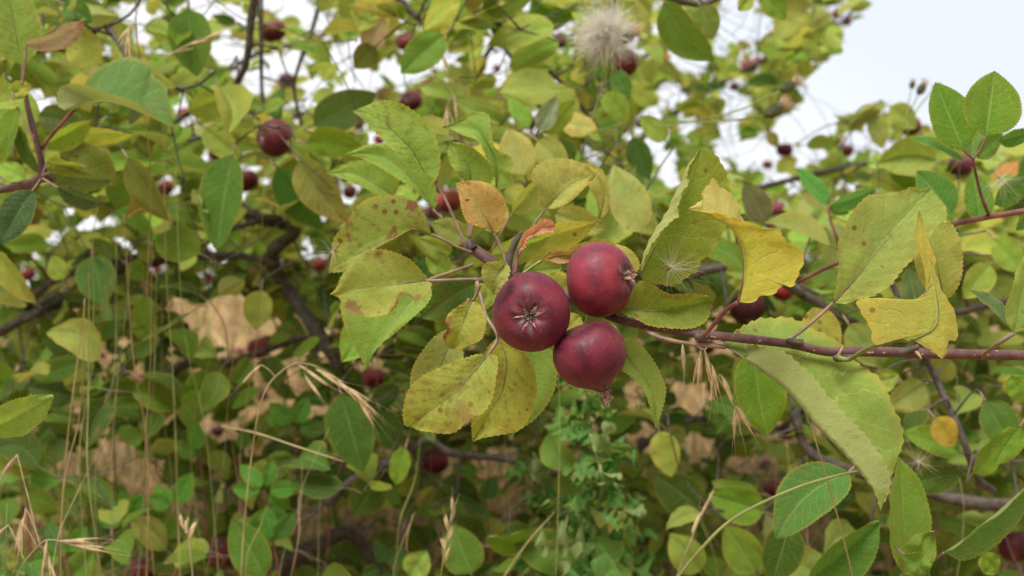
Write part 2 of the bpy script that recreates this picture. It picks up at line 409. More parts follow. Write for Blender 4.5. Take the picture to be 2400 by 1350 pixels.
def hero(parent, D, base, tip, left, mid, right, tint, L1=None, R1=None, spots=.3, vdark=.3, under=False, cup=-3., arch=-4., dt=0., pet=None, petr=.0008,
         petm=None, teeth=26, amp=.0008, wave=.0022, pucker=.0004, seed=None, label=None, keep=False, swap=False, nv=110, name='leaf'):
    """traced leaf: curves are (px, py[, extra depth mm]); the blade gets its own bend in depth"""
    seed = seed if seed is not None else R.uniform(0, 50)
    def cv(pts, off):
        q = [base] + list(pts) + [tip]; n = len(q); out = []
        for i, p in enumerate(q):
            s = i / (n - 1); dd = p[2] if len(p) > 2 else (off * math.sin(math.pi * s) if 0 < i < n - 1 else 0)
            out.append(P(p[0], p[1], D + (dd + arch * math.sin(math.pi * s) + dt * s) / 1000))
        return out
    cs = [cv(left, cup)]; us = [-1]
    if L1: cs.append(cv(L1, 0)); us.append(-.5)
    cs.append(cv(mid, 0)); us.append(0)
    if R1: cs.append(cv(R1, 0)); us.append(.5)
    cs.append(cv(right, cup)); us.append(1)
    # which side shows: turn the blade so that its upper face looks at the lens unless it shows the underside
    if not keep:
        l2 = np.array([p[:2] for p in left], float).mean(0); r2 = np.array([p[:2] for p in right], float).mean(0)
        ax = np.array(tip[:2], float) - np.array(base[:2], float); wv = r2 - l2
        front = (wv[0] * -ax[1] + wv[1] * ax[0]) > 0
        if front == under: cs = cs[::-1]; us = [-u for u in us[::-1]]
    if swap: cs = cs[::-1]; us = [-u for u in us[::-1]]
    mb = MB(); loft(mb, cs, us, nv, 6, teeth, amp, pucker, wave, seed)
    o = obj(name, mb, LEAF, parent, P(base[0], base[1], D)); set_leaf(o, tint, spots, vdark)
    if label: o['label'] = label
    m2 = MB()
    midc = cv(mid, 0)
    kk = max(2, int(len(midc) * .6))
    pts = [P(p[0], p[1], D + (p[2] / 1000 if len(p) > 2 else 0)) for p in (pet or [])]
    if pts:
        tube(m2, pts + [midc[0]] , [petr * 1.25] + [petr] * (len(pts)), 8, 24)
    rib = catmull(midc, 20)[:12]; 
    tube(m2, rib, [petr * .6, petr * .2, petr * .05], 6, 20)
    obj('leaf_stalk', m2, petm or PET, o, midc[0])
    return o

def leafs(parent, base, tip, wpx, D, tint, sign=1, bend=0., arch=.12, fold=.25, dt=0., spots=.2, vdark=.3, under=False, pet=None, det=1, wave=.0018, label=None, teeth=24, amp=.0009, double=False, mat=None, petr=.0007, name='leaf', petm=None):
    """simple leaf from base and tip; roll follows from how narrow it looks"""
    b = P(base[0], base[1], D); t = P(tip[0], tip[1], D + dt); ax = t - b; L = np.linalg.norm(ax); Lp = math.hypot(tip[0] - base[0], tip[1] - base[1])
    W = max(.56 * L, min(wpx * PX * D, .9 * L)); c = min(1., wpx * PX * D / W); roll = math.acos(c) * sign
    f = np.array([0, -1., 0]); a = ax / L; f = f - a * f.dot(a); f /= np.linalg.norm(f)
    g = np.cross(a, f); face = f * math.cos(roll) + g * math.sin(roll)
    if under: face = -face
    mb = MB()
    leafmesh(mb, b, ax, face, L, W, arch, bend, fold, 90 if det else 20, 6 if det else 4, teeth if det else 0, amp, .0003 if det else 0, wave, R.uniform(0, 60), double=double)
    o = obj(name, mb, mat or LEAF, parent, b); set_leaf(o, tint, spots, vdark)
    if label: o['label'] = label
    if pet:
        m2 = MB(); tube(m2, [P(p[0], p[1], p[2] if len(p) > 2 else D) for p in pet] + [b], petr, 6, 14)
        obj('leaf_stalk', m2, petm or PET, o, b)
    return o

# ------------------------------------------------------------------ apples
def frame(axis):
    a = np.asarray(axis, float); a /= np.linalg.norm(a)
    r = np.array([0, 0, 1.]) if abs(a[2]) < .9 else np.array([1., 0, 0])
    x = np.cross(r, a); x /= np.linalg.norm(x); return np.stack([x, np.cross(a, x), a], 1)    # columns; local z = calyx direction
def apple_body(mb, c, axis, Rr, nth=40, nph=56, flat=.90, neck=0., basin=.30, seed=0., mi=0, cav=.34):
    F = frame(axis); vs, uvs = [], []
    for i in range(nth + 1):
        th = math.pi * i / nth
        for k in range(nph + 1):
            ph = 2 * math.pi * k / nph
            r = Rr * (1 + .018 * math.sin(2 * ph + seed) + .012 * math.sin(3 * ph + seed * 2) * math.sin(th))
            rib = math.cos(5 * ph + seed)
            r *= 1 + .013 * (rib + math.sin(2 * ph + seed * 3)) * math.exp(-((th - .45) / .38) ** 2)
            x = r * math.sin(th) ** .93; z = r * flat * math.cos(th)
            z -= basin * Rr * math.exp(-(th / .36) ** 2) * (1 - .12 * rib) if basin > 0 else 0
            z += neck * Rr * math.exp(-(th / .30) ** 2)
            if neck: x *= 1 - .13 * math.exp(-((th - .42) / .30) ** 2)
            z += cav * Rr * math.exp(-((math.pi - th) / .40) ** 2)
            x *= 1 - .07 * math.cos(th) * -1 if False else 1 - .045 * (math.cos(th))
            vs.append(c + F @ np.array([x * math.cos(ph), x * math.sin(ph), z])); uvs.append((k / nph, i / nth))
    w_ = nph + 1
    fs = [(i * w_ + k, (i + 1) * w_ + k, (i + 1) * w_ + k + 1, i * w_ + k + 1) for i in range(nth) for k in range(nph)]
    mb.add(vs, fs, uvs, None, mi)
    return F, Rr * flat - max(basin, 0) * Rr + neck * Rr, Rr * flat - cav * Rr
def sepal_mesh(mb, c, F, z0, Rr, n=5, ln=.30, spread=.8, rs=None, mi=0, curl=.5):
    rs = rs or random.Random(3)
    for k in range(n):
        a = 2 * math.pi * (k + rs.uniform(-.25, .25)) / n; l = ln * Rr * rs.uniform(.75, 1.25); sp = spread * rs.uniform(.6, 1.3)
        d = np.array([math.cos(a), math.sin(a), 0]); t = np.array([-math.sin(a), math.cos(a), 0]); z = np.array([0, 0, 1.])
        p0 = d * Rr * .09 + z * z0; tw = rs.uniform(-.5, .5); vs, uvs = [], []
        for i in range(7):
            s = i / 6; q = p0 + d * l * sp * (s + curl * s * s * .5) + z * l * (1.05 * s - curl * .75 * s * s) + t * l * tw * s * s * .6
            hw = l * .17 * (1 - s) ** .8 * (1 + .5 * math.sin(3 * s)) + l * .01; tt = t * math.cos(tw * 2 * s) + z * math.sin(tw * 2 * s)
            for j, e in enumerate((-1, -.0, 1)): vs.append(c + F @ (q + tt * hw * e + (d * -.35 * hw if j == 1 else 0))); uvs.append((j / 2, s))
        mb.add(vs, [(i * 3 + j, i * 3 + j + 1, i * 3 + j + 4, i * 3 + j + 3) for i in range(6) for j in range(2)], uvs, None, mi)
def hair(mb, p, d, l, r=.00004, bend=.3, rs=R, tint=None, mi=0, seg=4):
    d = np.asarray(d, float); d = d / (np.linalg.norm(d) + 1e-9); b = np.array([rs.gauss(0, 1) for _ in range(3)]); b -= d * b.dot(d); b /= np.linalg.norm(b) + 1e-9
    c = np.cross(d, b); vs = []
    for i in range(seg + 1):
        s = i / seg; q = p + d * l * s + b * bend * l * s * s; rr = r * (1 - .7 * s)
        for k in range(3):
            a = 2.094 * k; vs.append(q + rr * (b * math.cos(a) + c * math.sin(a)))
    mb.add(vs, [(i * 3 + k, i * 3 + (k + 1) % 3, i * 3 + 3 + (k + 1) % 3, i * 3 + 3 + k) for i in range(seg) for k in range(3)], None, tint, mi)
def apple(label, px, py, rpx, axis, tint=(.20, .022, .035), D=None, Rr=None, hero_=False, neck=0., green=.3, stalk=None, group=None, basin=.30, flat=.9, ln=.3, spread=.8):
    if D is None:
        Rr = Rr or (.0185 if rpx > 16 else .016); D = Rr / (PX * rpx)
    else: Rr = rpx * PX * D
    c = P(px, py, D); rs = random.Random(int(px * 7 + py))
    if neck: basin = 0
    big = rpx > 17
    mb = MB()
    F, z0, z1 = apple_body(mb, c, axis, Rr, *( (72, 96) if hero_ else (24, 32) if big else (14, 20)), flat=flat, neck=neck, basin=basin, seed=rs.uniform(0, 6), cav=.2 if neck else .34)
    st = stalk or [tuple(c + F @ np.array([0, 0, -z1 - .0]) ), tuple(c + F @ np.array([.1 * Rr, 0, -z1 - .5 * Rr])), tuple(c + F @ np.array([.3 * Rr, .1 * Rr, -z1 - 1.1 * Rr]))]
    if not big:
        sepal_mesh(mb, c, F, z0, Rr, rs=rs, mi=1); tube(mb, st, .0007, 4, 6, mi=2)
        o = obj('apple', mb, [APPLE, SEPAL, PET], None, c); tag(o, label, 'apple', group); o['tint'] = list(jit(tint, .15)); o['green'] = green
        return c, D, Rr, F
    t = thing('apple', label, 'apple', c, group)
    o = obj('fruit', mb, APPLE, t, c); o['tint'] = list(tint if hero_ else jit(tint, .12)); o['green'] = green
    m2 = MB(); sepal_mesh(m2, c, F, z0 - .02 * Rr, Rr, 5 if not hero_ else 6, ln, spread, rs=rs)
    k = obj('calyx', m2, SEPAL, t, c + F @ np.array([0, 0, z0]))
    if hero_:
        m4 = MB()
        for _ in range(12):
            a = rs.uniform(0, 6.28); d = np.array([math.cos(a), math.sin(a), rs.uniform(.4, 1.6)])
            tube(m4, [c + F @ (np.array([math.cos(a), math.sin(a), 0]) * Rr * .06 + np.array([0, 0, z0])), c + F @ (d * Rr * .09 + np.array([0, 0, z0 + .05 * Rr]))], [.0003, .00012], 5, 4)
        obj('stamens', m4, SEPAL, k, c + F @ np.array([0, 0, z0]))
        m5 = MB()
        for _ in range(230):
            a = rs.uniform(0, 6.28); ra = Rr * rs.uniform(.03, .22); e = np.array([math.cos(a), math.sin(a), 0])
            hair(m5, c + F @ (e * ra + np.array([0, 0, z0 - .01 * Rr + .14 * ra])), F @ (e * rs.uniform(-.6, 1.) + np.array([rs.uniform(-.5, .5), rs.uniform(-.5, .5), .8])), Rr * rs.uniform(.03, .09), .000035, 1., rs)
        obj('down', m5, DOWN, k, c + F @ np.array([0, 0, z0]))
    m3 = MB(); tube(m3, st, [.0009, .0007, .0009], 8, 16); obj('stalk', m3, PET, t, st[0])
    return c, D, Rr, F
# ================================================================== SETTING
mb = MB(); S = 600.; n = 40
xs = np.concatenate([-np.geomspace(S, .4, 24), np.geomspace(.4, S, 24)])
vs = [(x, y, 0.012 * mnoise.noise(Vector((x * 1.2, y * 1.2, 0))) if abs(x) < 20 and abs(y) < 20 else 0) for y in xs + 2 for x in xs]
k = len(xs); mb.add(vs, [(i * k + j, i * k + j + 1, (i + 1) * k + j + 1, (i + 1) * k + j) for i in range(k - 1) for j in range(k - 1)])
o = obj('ground', mb, GROUND, None, (0, 0, 0)); o['kind'] = 'structure'
# dry grass lying and standing over the ground, one mass
def blades(name, n, y0, y1, hh, cols, mat=MASS, wb=.0035, seed=5, lean=.6):
    rr = np.random.RandomState(seed); mb = MB()
    y = y0 + (y1 - y0) * rr.rand(n) ** 1.6; x = (rr.rand(n) * 2 - 1) * (y * .52 + .2); h = hh * (.4 + rr.rand(n)); a = rr.rand(n) * 6.283; l = lean * rr.rand(n) * h; wd = wb * (.5 + rr.rand(n)) * (1 + y * .15)
    V = np.zeros((n, 7, 3)); b = rr.rand(n) * 6.283
    for i, s in enumerate((0, .35, .7, 1)):
        cx = x + np.cos(a) * l * s * s * 1.6; cy = y + np.sin(a) * l * s * s * 1.6; cz = h * (s - .35 * s * s * (l / h)); ww = wd * (1 - s * .8)
        if i < 3:
            V[:, i * 2] = np.stack([cx - np.cos(b) * ww, cy - np.sin(b) * ww, cz], 1); V[:, i * 2 + 1] = np.stack([cx + np.cos(b) * ww, cy + np.sin(b) * ww, cz], 1)
        else: V[:, 6] = np.stack([cx, cy, cz], 1)
    base = np.arange(n) * 7
    f = np.concatenate([np.stack([base, base + 1, base + 3, base + 2], 1), np.stack([base + 2, base + 3, base + 5, base + 4], 1)]).tolist() + np.stack([base + 4, base + 5, base + 6], 1).tolist()
    c = np.array(cols)[rr.randint(0, len(cols), n)] * (.7 + .6 * rr.rand(n, 1))
    mb.v.append(V.reshape(-1, 3)); mb.f = [tuple(q) for q in f]; mb.mi = [0] * len(f); mb.uv.append(np.zeros((n * 7, 2))); mb.t.append(np.repeat(c, 7, 0)); mb.n = n * 7
    o = link(name, mb.mesh(name, mat, (0, 0, 0), True, False)); o['kind'] = 'stuff'; return o
blades('dry_grass', 15000, 1.35, 6.5, .10, [(.55, .38, .19), (.48, .31, .15), (.62, .45, .25), (.38, .24, .12), (.5, .33, .2), (.2, .22, .06)])
blades('dry_grass', 9000, 5., 60., .26, [(.58, .40, .20), (.44, .30, .14), (.62, .46, .24), (.32, .24, .10), (.26, .24, .08)], seed=8, wb=.008)
blades('dry_grass', 650, 1.15, 2.4, .34, [(.55, .42, .20), (.42, .32, .16), (.34, .36, .12), (.34, .28, .13)], seed=22, wb=.0007, lean=.7)
blades('dry_grass', 900, 2.6, 9., .42, [(.50, .36, .17), (.42, .30, .15), (.36, .32, .12), (.25, .27, .09)], seed=12, wb=.0016, lean=.5)
blades('green_grass', 900, 1.4, 3.5, .13, [(.10, .16, .03), (.16, .19, .05), (.08, .14, .04)], seed=6, wb=.0026)

# far hedge at the end of the field, a loose mass of leaf clumps
rr = np.random.RandomState(4); n = 7000; mb = MB()
x = (rr.rand(n) * 2 - 1) * 42; top = 1.9 + .9 * np.sin(x * .31) * np.cos(x * .13 + 1) + .5 * np.sin(x * 1.3); z = top * rr.rand(n) ** .8; y = 62 + rr.rand(n) * 4 - z * .4
c = np.stack([x, y, z], 1); a = rr.randn(n, 3); a /= np.linalg.norm(a, axis=1)[:, None]; b = np.cross(a, rr.randn(n, 3)); b /= np.linalg.norm(b, axis=1)[:, None]; sz = (.10 + .22 * rr.rand(n))[:, None]
V = np.stack([c - a * sz, c + b * sz * .7, c + a * sz, c - b * sz * .7], 1); k_ = np.arange(n) * 4
mb.v.append(V.reshape(-1, 3)); mb.f = [tuple(q) for q in np.stack([k_, k_ + 1, k_ + 2, k_ + 3], 1).tolist()]; mb.mi = [0] * n; mb.uv.append(np.zeros((n * 4, 2))); mb.n = n * 4
mb.t.append(np.repeat(np.array([(.10, .15, .04), (.16, .2, .05), (.07, .11, .035), (.24, .22, .08)])[rr.randint(0, 4, n)], 4, 0))
o = link('hedge', mb.mesh('hedge', MASS, (0, 0, 0), True, False)); o['kind'] = 'stuff'

# ================================================================== BACKGROUND BRANCHES
# (label, depth, radius m at start, radius at end, pixel path)
BR = [
 ('apple branch behind at the upper left, its dark bark crossing behind the folded green leaf', .98, .004, .002, [(-60, 130), (110, 112), (180, 113), (235, 60), (275, 95), (330, 180), (420, 210)]),
 ('dark apple branch hanging down near the top left from the edge of the sky', 1.15, .0045, .0022, [(600, -60), (588, 60), (575, 150), (552, 205), (530, 300), (440, 330)]),
 ('apple twig dropping straight down beside a taller dark branch at the top left', 1.32, .003, .0016, [(612, -30), (612, 120), (616, 230), (640, 330)]),
 ('thin dark apple twig slanting down to a small red apple under the white sky gaps', 1.35, .003, .0015, [(760, -40), (735, 60), (705, 140), (690, 215), (720, 330), (760, 420)]),
 ('apple branch across the top middle, hidden under dense yellow green leaves', 1.2, .0035, .002, [(900, -30), (1010, 60), (1065, 14), (1130, 20), (1240, 120), (1330, 210), (1400, 300)]),
 ('dark forked apple twig among the leaves above the main cluster', 1.3, .003, .002, [(1020, 430), (1110, 330), (1115, 200), (1160, 105), (1215, 160), (1290, 300)]),
 ('far apple branch reaching into the pale sky with two small fruit at its tip', 2.3, .008, .0025, [(1380, 420), (1560, 280), (1700, 190), (1850, 110), (1960, 60), (2010, 10)]),
 ('black apple branch running level below the open sky at the right', 1.75, .005, .003, [(1560, 560), (1640, 470), (1780, 440), (1900, 410), (2000, 388), (2130, 370), (2330, 330), (2460, 300)]),
 ('apple branch at the top with large leaves hanging against the sky', 1.0, .0035, .002, [(1450, -60), (1560, -10), (1640, 10), (1700, -10), (1820, -30), (1900, -60)]),
 ('apple branch behind the seed fluff, level behind the yellow leaves at the right', 1.05, .0048, .0035, [(1200, 690), (1430, 700), (1600, 650), (1690, 628), (1790, 640), (1900, 700), (2050, 760), (2400, 700)]),
 ('gnarled grey apple limb that bends down from the middle left', 1.3, .0072, .0082, [(540, 470), (600, 510), (665, 522), (690, 545), (640, 590), (655, 650), (700, 715), (760, 800), (800, 860)]),
 ('dark apple branch coming in from the left edge at mid height', 1.25, .0055, .003, [(-60, 810), (60, 745), (150, 700), (60, 720), (130, 655), (250, 620), (400, 580), (510, 545), (600, 520)]),
 ('forked apple branch running level to the gnarled limb at the left', 1.3, .006, .004, [(120, 720), (250, 642), (420, 606), (560, 600), (650, 620)]),
 ('lower apple branch crossing the grass at the left', 1.45, .007, .004, [(-80, 1000), (120, 985), (300, 965), (420, 860), (540, 850), (690, 796), (780, 790), (860, 770)]),
 ('thick grey apple limb near the bottom left corner of the thicket', 1.35, .011, .006, [(600, 1420), (660, 1330), (760, 1270), (820, 1250), (870, 1310), (920, 1400)]),
 ('low apple branch with a dark red fruit, crossing under the yellow leaves', 1.15, .005, .003, [(760, 1180), (850, 1110), (930, 1075), (1000, 1030), (1060, 1062), (1180, 1076), (1260, 1100), (1400, 1130)]),
 ('brown apple shoot rising through the leaves at the lower right', .84, .0026, .0022, [(2330, 1150), (2290, 1115), (2245, 1000), (2195, 890), (2150, 800), (2080, 640)]),
 ('low apple branch at the bottom right, behind the broad green leaves', 1.0, .006, .004, [(2500, 1180), (2300, 1180), (2160, 1150), (2050, 1120), (1900, 1060), (1860, 960)]),
 ('apple branch low in the middle, behind the thistle', 1.4, .006, .003, [(1250, 1350), (1380, 1180), (1500, 1050), (1640, 980), (1800, 1010), (1900, 950)]),
 ('far apple branch behind the upper middle, its leaves small and soft', 2.0, .007, .003, [(560, 300), (800, 260), (1000, 330), (1250, 280), (1450, 180), (1560, 90)]),
 ('far apple branch behind the left side, its leaves small and soft', 2.0, .007, .003, [(-100, 380), (150, 300), (350, 330), (560, 150), (700, 100), (900, 40)]),
 ('far apple branch behind the right side, its leaves small and soft', 2.2, .007, .003, [(1450, 560), (1700, 520), (1950, 480), (2200, 450), (2450, 420)]),
]
branches = []
for (lab, D, r0, r1, path) in BR:
    pts = []
    for i, (x, y) in enumerate(path):
        pts.append(P(x, y, D + .05 * mnoise.noise(Vector((i * 1.7, D * 9, 2.)))))
    t = thing('apple_branch', lab, 'branch', pts[0], 'apple branches in the background')
    mbb = MB(); path3 = tube(mbb, pts, [r0, (r0 + r1) / 2, r1], 10, max(24, len(pts) * 9), lump=.35)
    branches.append(dict(t=t, D=D, mb=mbb, path=path3, leaves=[], r=r1, org=pts[0]))

# open sky and bright gaps: nothing grows across these directions in the tree itself
SKY = [(2060, -400), (2035, 30), (1975, 110), (1905, 170), (1885, 250), (1800, 300), (1830, 335), (1960, 315), (1985, 245), (2085, 235), (2135, 268), (2180, 310), (2500, 330), (2500, -400)]
def inpoly(x, y, p):
    c = False; j = len(p) - 1
    for i in range(len(p)):
        if (p[i][1] > y) != (p[j][1] > y) and x < (p[j][0] - p[i][0]) * (y - p[i][1]) / (p[j][1] - p[i][1]) + p[i][0]: c = not c
        j = i
    return c
GAPS = [(855, 195, 46), (805, 140, 38), (760, 60, 26), (530, 115, 46), (560, 150, 38), (600, 205, 36), (690, 150, 30), (640, 5, 26), (430, 15, 22), (480, 20, 26), (90, 235, 28), (110, 250, 26), (290, 30, 24), (340, 40, 26), (120, 130, 16), (250, 120, 16),
        (730, 40, 26), (740, 210, 30), (905, 165, 22), (950, 180, 24), (640, 160, 26), (850, 110, 24), (690, 5, 34), (1060, 140, 22), (1150, 110, 20), (1160, 165, 22), (1235, 15, 18), (1310, 60, 18), (1265, 120, 14), (1300, 200, 16), (1010, 165, 18), (1180, 190, 14),
        (1480, 100, 26), (1600, 130, 50), (1560, 60, 26), (1720, 50, 56), (1650, 160, 22), (1580, 230, 34), (1520, 270, 20), (1740, 250, 18), (1610, 300, 22), (1560, 370, 30), (1510, 340, 18), (1570, 420, 26), (1700, 330, 36), (1860, 300, 40), (1750, 370, 36), (1790, 340, 36), (1900, 360, 32), (1680, 380, 22), (1850, 440, 24),
        (1820, 420, 26), (1720, 280, 26), (2050, 330, 34), (2010, 330, 28), (2100, 340, 20), (2000, 440, 16), (1700, 500, 16), (1900, 600, 14), (460, 640, 0), (150, 495, 12), (215, 530, 14), (130, 560, 18), (290, 570, 10), (85, 598, 10), (260, 510, 12), (30, 410, 14), (760, 500, 14), (720, 590, 14), (795, 560, 12), (1400, 220, 12), (1390, 370, 22), (930, 410, 0), (500, 590, 12),
        (210, 150, 14), (330, 90, 24), (420, 120, 14), (700, 250, 16), (560, 40, 16), (1780, 70, 36), (1690, 110, 26), (1880, 210, 10)]
GROUNDGAP = [(565, 745, 72), (480, 760, 60), (600, 840, 45), (420, 720, 30), (700, 870, 40), (640, 940, 24), (280, 1080, 42), (340, 1130, 36), (1640, 1050, 36), (1900, 1250, 40), (1630, 920, 30), (730, 1240, 34), (880, 1250, 26), (1170, 1090, 32), (1200, 1190, 30), (1340, 1000, 28), (420, 1180, 30), (160, 1090, 26), (1480, 930, 26), (1750, 1230, 30), (1760, 1110, 24), (1080, 980, 24), (940, 1230, 24), (2080, 1320, 24)]
# fruit of the background: (px, py, radius px, calyx direction, label, tint index)
RED, DRK, PNK = (.19, .022, .035), (.10, .014, .024), (.34, .07, .09)
AP = [
 (643, 323, 45, (-.75, -.62, .1), 'round red apple with its dark eye to the left, alone above the upper left leaves', RED),
 (640, 73, 31, (.2, .3, -.9), 'red apple half covered by a leaf near the top left', RED),
 (672, 188, 20, (0, .3, 1), 'small dark apple at the foot of a thin slanting twig, against the sky gap', DRK),
 (963, 236, 27, (-.35, -.9, .2), 'dark red apple just above the long pale leaf, eye turned to the lens', RED),
 (950, 98, 24, (0, .5, -.8), 'apple half hidden behind an arching leaf at the top centre left', PNK),
 (840, 291, 15, (0, .3, -1), 'tiny apple left of the long pale leaf', RED),
 (888, 328, 14, (0, .3, -1), 'tiny apple tucked under the long pale leaf', RED),
 (1467, 146, 33, (.8, -.4, .3), 'red apple under the white thistle fluff', RED),
 (1757, 155, 20, (0, .3, -1), 'far apple against the pale sky, the larger of a touching pair', PNK),
 (1774, 143, 12, (0, .3, 1), 'far apple partly behind another against the pale sky', PNK),
 (1721, 203, 12, (0, .3, -1), 'far dark apple below the pair at the edge of the sky', DRK),
 (1245, 289, 18, (0, .3, -1), 'small apple under the pale round leaves above centre', RED),
 (1277, 277, 13, (0, .3, -1), 'small apple peeping right of the one under the pale round leaves', DRK),
 (1502, 288, 15, (.5, .3, -1), 'tiny dark apple above the drooping green leaf at centre right', DRK),
 (1551, 312, 11, (0, .3, -1), 'tiny pink apple beside the drooping green leaf', PNK),
 (1839, 351, 20, (0, .1, -1), 'flat dark apple below the open sky at the right', DRK),
 (1983, 352, 18, (0, .1, -1), 'apple with an orange patch on the black branch under the sky', DRK),
 (1799, 386, 13, (0, .1, -1), 'small red apple below and left of the flat dark one', RED),
 (2134, 296, 25, (0, .3, -1), 'red apple half behind an arched leaf left of the bramble leaves', RED),
 (1962, 33, 13, (0, .3, 1), 'upper of two far apples on the twig tip in the open sky', RED),
 (1984, 50, 12, (0, .3, -1), 'lower of two far apples on the twig tip in the open sky', RED),
 (1821, 489, 20, (0, .3, -1), 'pink red apple above the arching yellow leaf at the right', PNK),
 (1808, 527, 12, (0, .3, -1), 'small red apple hidden under the arching yellow leaf', RED),
 (1833, 682, 26, (0, .3, -1), 'dark apple showing below the broad yellow leaf', RED),
 (1752, 722, 42, (0, .3, -1), 'large shaded apple behind the stalk of the yellow leaf', DRK),
 (1050, 472, 33, (.3, .3, -1), 'pink apple behind the orange leaf', PNK),
 (1013, 498, 20, (.3, .3, -1), 'pink apple edge left of the orange leaf', PNK),
 (580, 425, 28, (0, .3, -1), 'shaded apple behind the leaves left of the spotted leaf', RED),
 (546, 456, 15, (0, .3, -1), 'small apple beside a larger shaded one at the left', RED),
 (820, 450, 18, (0, .3, -1), 'small dark apple between the pale leaves left of centre', RED),
 (388, 441, 20, (0, .3, -1), 'apple right of the dark hanging leaf at the left', RED),
 (433, 265, 17, (0, .3, -1), 'apple at the tip of the folded green leaf, upper left', PNK),
 (505, 360, 18, (0, .3, -1), 'apple peeping over the big green leaf at the left', RED),
 (66, 643, 18, (0, .3, -1), 'elongated dark apple at the left edge at mid height', RED),
 (488, 650, 14, (0, .3, -1), 'small red apple over the tan field gap', RED),
 (750, 620, 19, (0, .3, -1), 'apple behind the white seed hair left of the cluster leaves', RED),
 (608, 817, 29, (0, .3, -1), 'dark apple crossed by a dry grass ear at the left', RED),
 (563, 822, 11, (0, .3, -1), 'tiny apple left of the one crossed by dry grass', RED),
 (877, 886, 26, (.1, .3, -1), 'red apple below the tip of the green leaf at centre left', RED),
 (617, 928, 14, (0, .3, -1), 'small apple low at the left, under the dry grass ear', RED),
 (1019, 1081, 33, (-.1, .2, -1), 'dark apple on the low branch below the yellow leaves', DRK),
 (832, 1241, 24, (0, .3, -1), 'right one of two dark apples near the bottom left', DRK),
 (786, 1252, 18, (0, .3, -1), 'left one of two dark apples near the bottom left', DRK),
 (1009, 1313, 23, (0, .3, -1), 'dark apple at the bottom edge beside the upright dry ear', DRK),
 (1035, 1247, 17, (0, .3, -1), 'small pink apple half behind a leaf near the bottom', RED),
 (343, 1332, 34, (0, -.3, 1), 'red apple behind the grass stems at the bottom left', (.26, .03, .055)),
 (524, 1296, 37, (-.5, -.5, .5), 'large red apple with grey bloom behind a bright green leaf', (.24, .03, .06)),
 (81, 1240, 21, (0, .3, -1), 'apple in the brambles near the bottom left corner', RED),
 (83, 982, 9, (0, .3, -1), 'tiny apple at the left edge over the low branch', RED),
 (330, 883, 10, (0, .3, -1), 'tiny apple among the grass stems left', PNK),
 (510, 1010, 16, (0, .3, -1), 'dark small fruit with spiky calyx behind the grass, lower left', DRK),
 (308, 613, 10, (0, .3, -1), 'tiny pink apple on the forked branch at the left', PNK),
 (368, 628, 12, (0, .3, -1), 'small pink apple right of another on the forked branch at the left', PNK),
 (257, 641, 11, (0, .3, -1), 'small dark apple left end of the forked branch', DRK),
 (2385, 1282, 44, (-.1, .4, 1), 'red apple cut by the right edge near the bottom', RED),
 (1812, 1148, 26, (.1, .3, -1), 'apple half behind the dark broad leaf, lower right', RED),
 (1843, 1012, 21, (.1, -.4, .9), 'apple with a pale top in the lower right thicket', DRK),
 (1505, 1035, 15, (0, .3, -1), 'small dark apple behind the thistle', DRK),
 (1712, 1277, 15, (0, .3, -1), 'small dark apple low at the right of the long grass stem', DRK),
 (1790, 1088, 17, (0, .3, -1), 'shaded apple deep in the lower right thicket', DRK),
 (2252, 388, 30, (.1, .3, -1), 'shaded apple behind the thorny red stalk at the right', DRK),
 (1652, 812, 24, (0, .3, -1), 'blurred red apple just below the main branch', RED),
 (1310, 96, 20, (-.6, .3, -.5), 'apple half hidden left of the white thistle fluff', DRK),
 (1176, 108, 11, (0, .3, -1), 'tiny dark apple at the top of the forked twig', DRK),
 (1164, 160, 10, (0, .3, -1), 'tiny apple under the top of the forked twig', RED),
 (946, 6, 12, (0, .3, -1), 'small apple at the top edge left of centre', DRK),
 (335, 112, 9, (0, .3, -1), 'tiny apple by the dry spikelet near the top left', PNK),
 (8, 412, 12, (0, .3, -1), 'small apple cut by the left edge', RED),
 (236, 832, 12, (0, .3, -1), 'tiny dark apple behind the vertical grass stems at the left', DRK),
 (1440, 690, 1, (0, 0, 1), '', RED),
]
APP = []
for (x, y, r, ax, lab, tn) in AP:
    if r < 5: continue
    D0 = {1821: 1.55, 1833: 1.25}.get(x)
    if ax == (0, .3, -1): ax = (R.gauss(0, .55), R.uniform(-.8, .3), -1)
    c, D, Rr, F = apple(lab, x, y, r, ax, jit(tn, .25), green=.25 if tn != DRK else .1, group='apples in the background', D=D0)
    APP.append((x, y, r, D))
    # fruit hangs from the nearest branch by a twig
    st = c - F[:, 2] * Rr * 1.3
    best = min(((np.linalg.norm(b['path'] - st, axis=1).min() + (.0 if abs(b['D'] - D) < .5 else .5)), i) for i, b in enumerate(branches))[1]
    b = branches[best]; j = np.linalg.norm(b['path'] - st, axis=1).argmin(); q = b['path'][j]
    if np.linalg.norm(q - st) < .16:
        m_ = (q + st) / 2 + np.array([R.uniform(-.02, .02), 0, R.uniform(0, .03)])
        tube(b['mb'], [q, m_, st], [min(b['r'], .002), .0013, .0011], 6, 10, lump=.3)

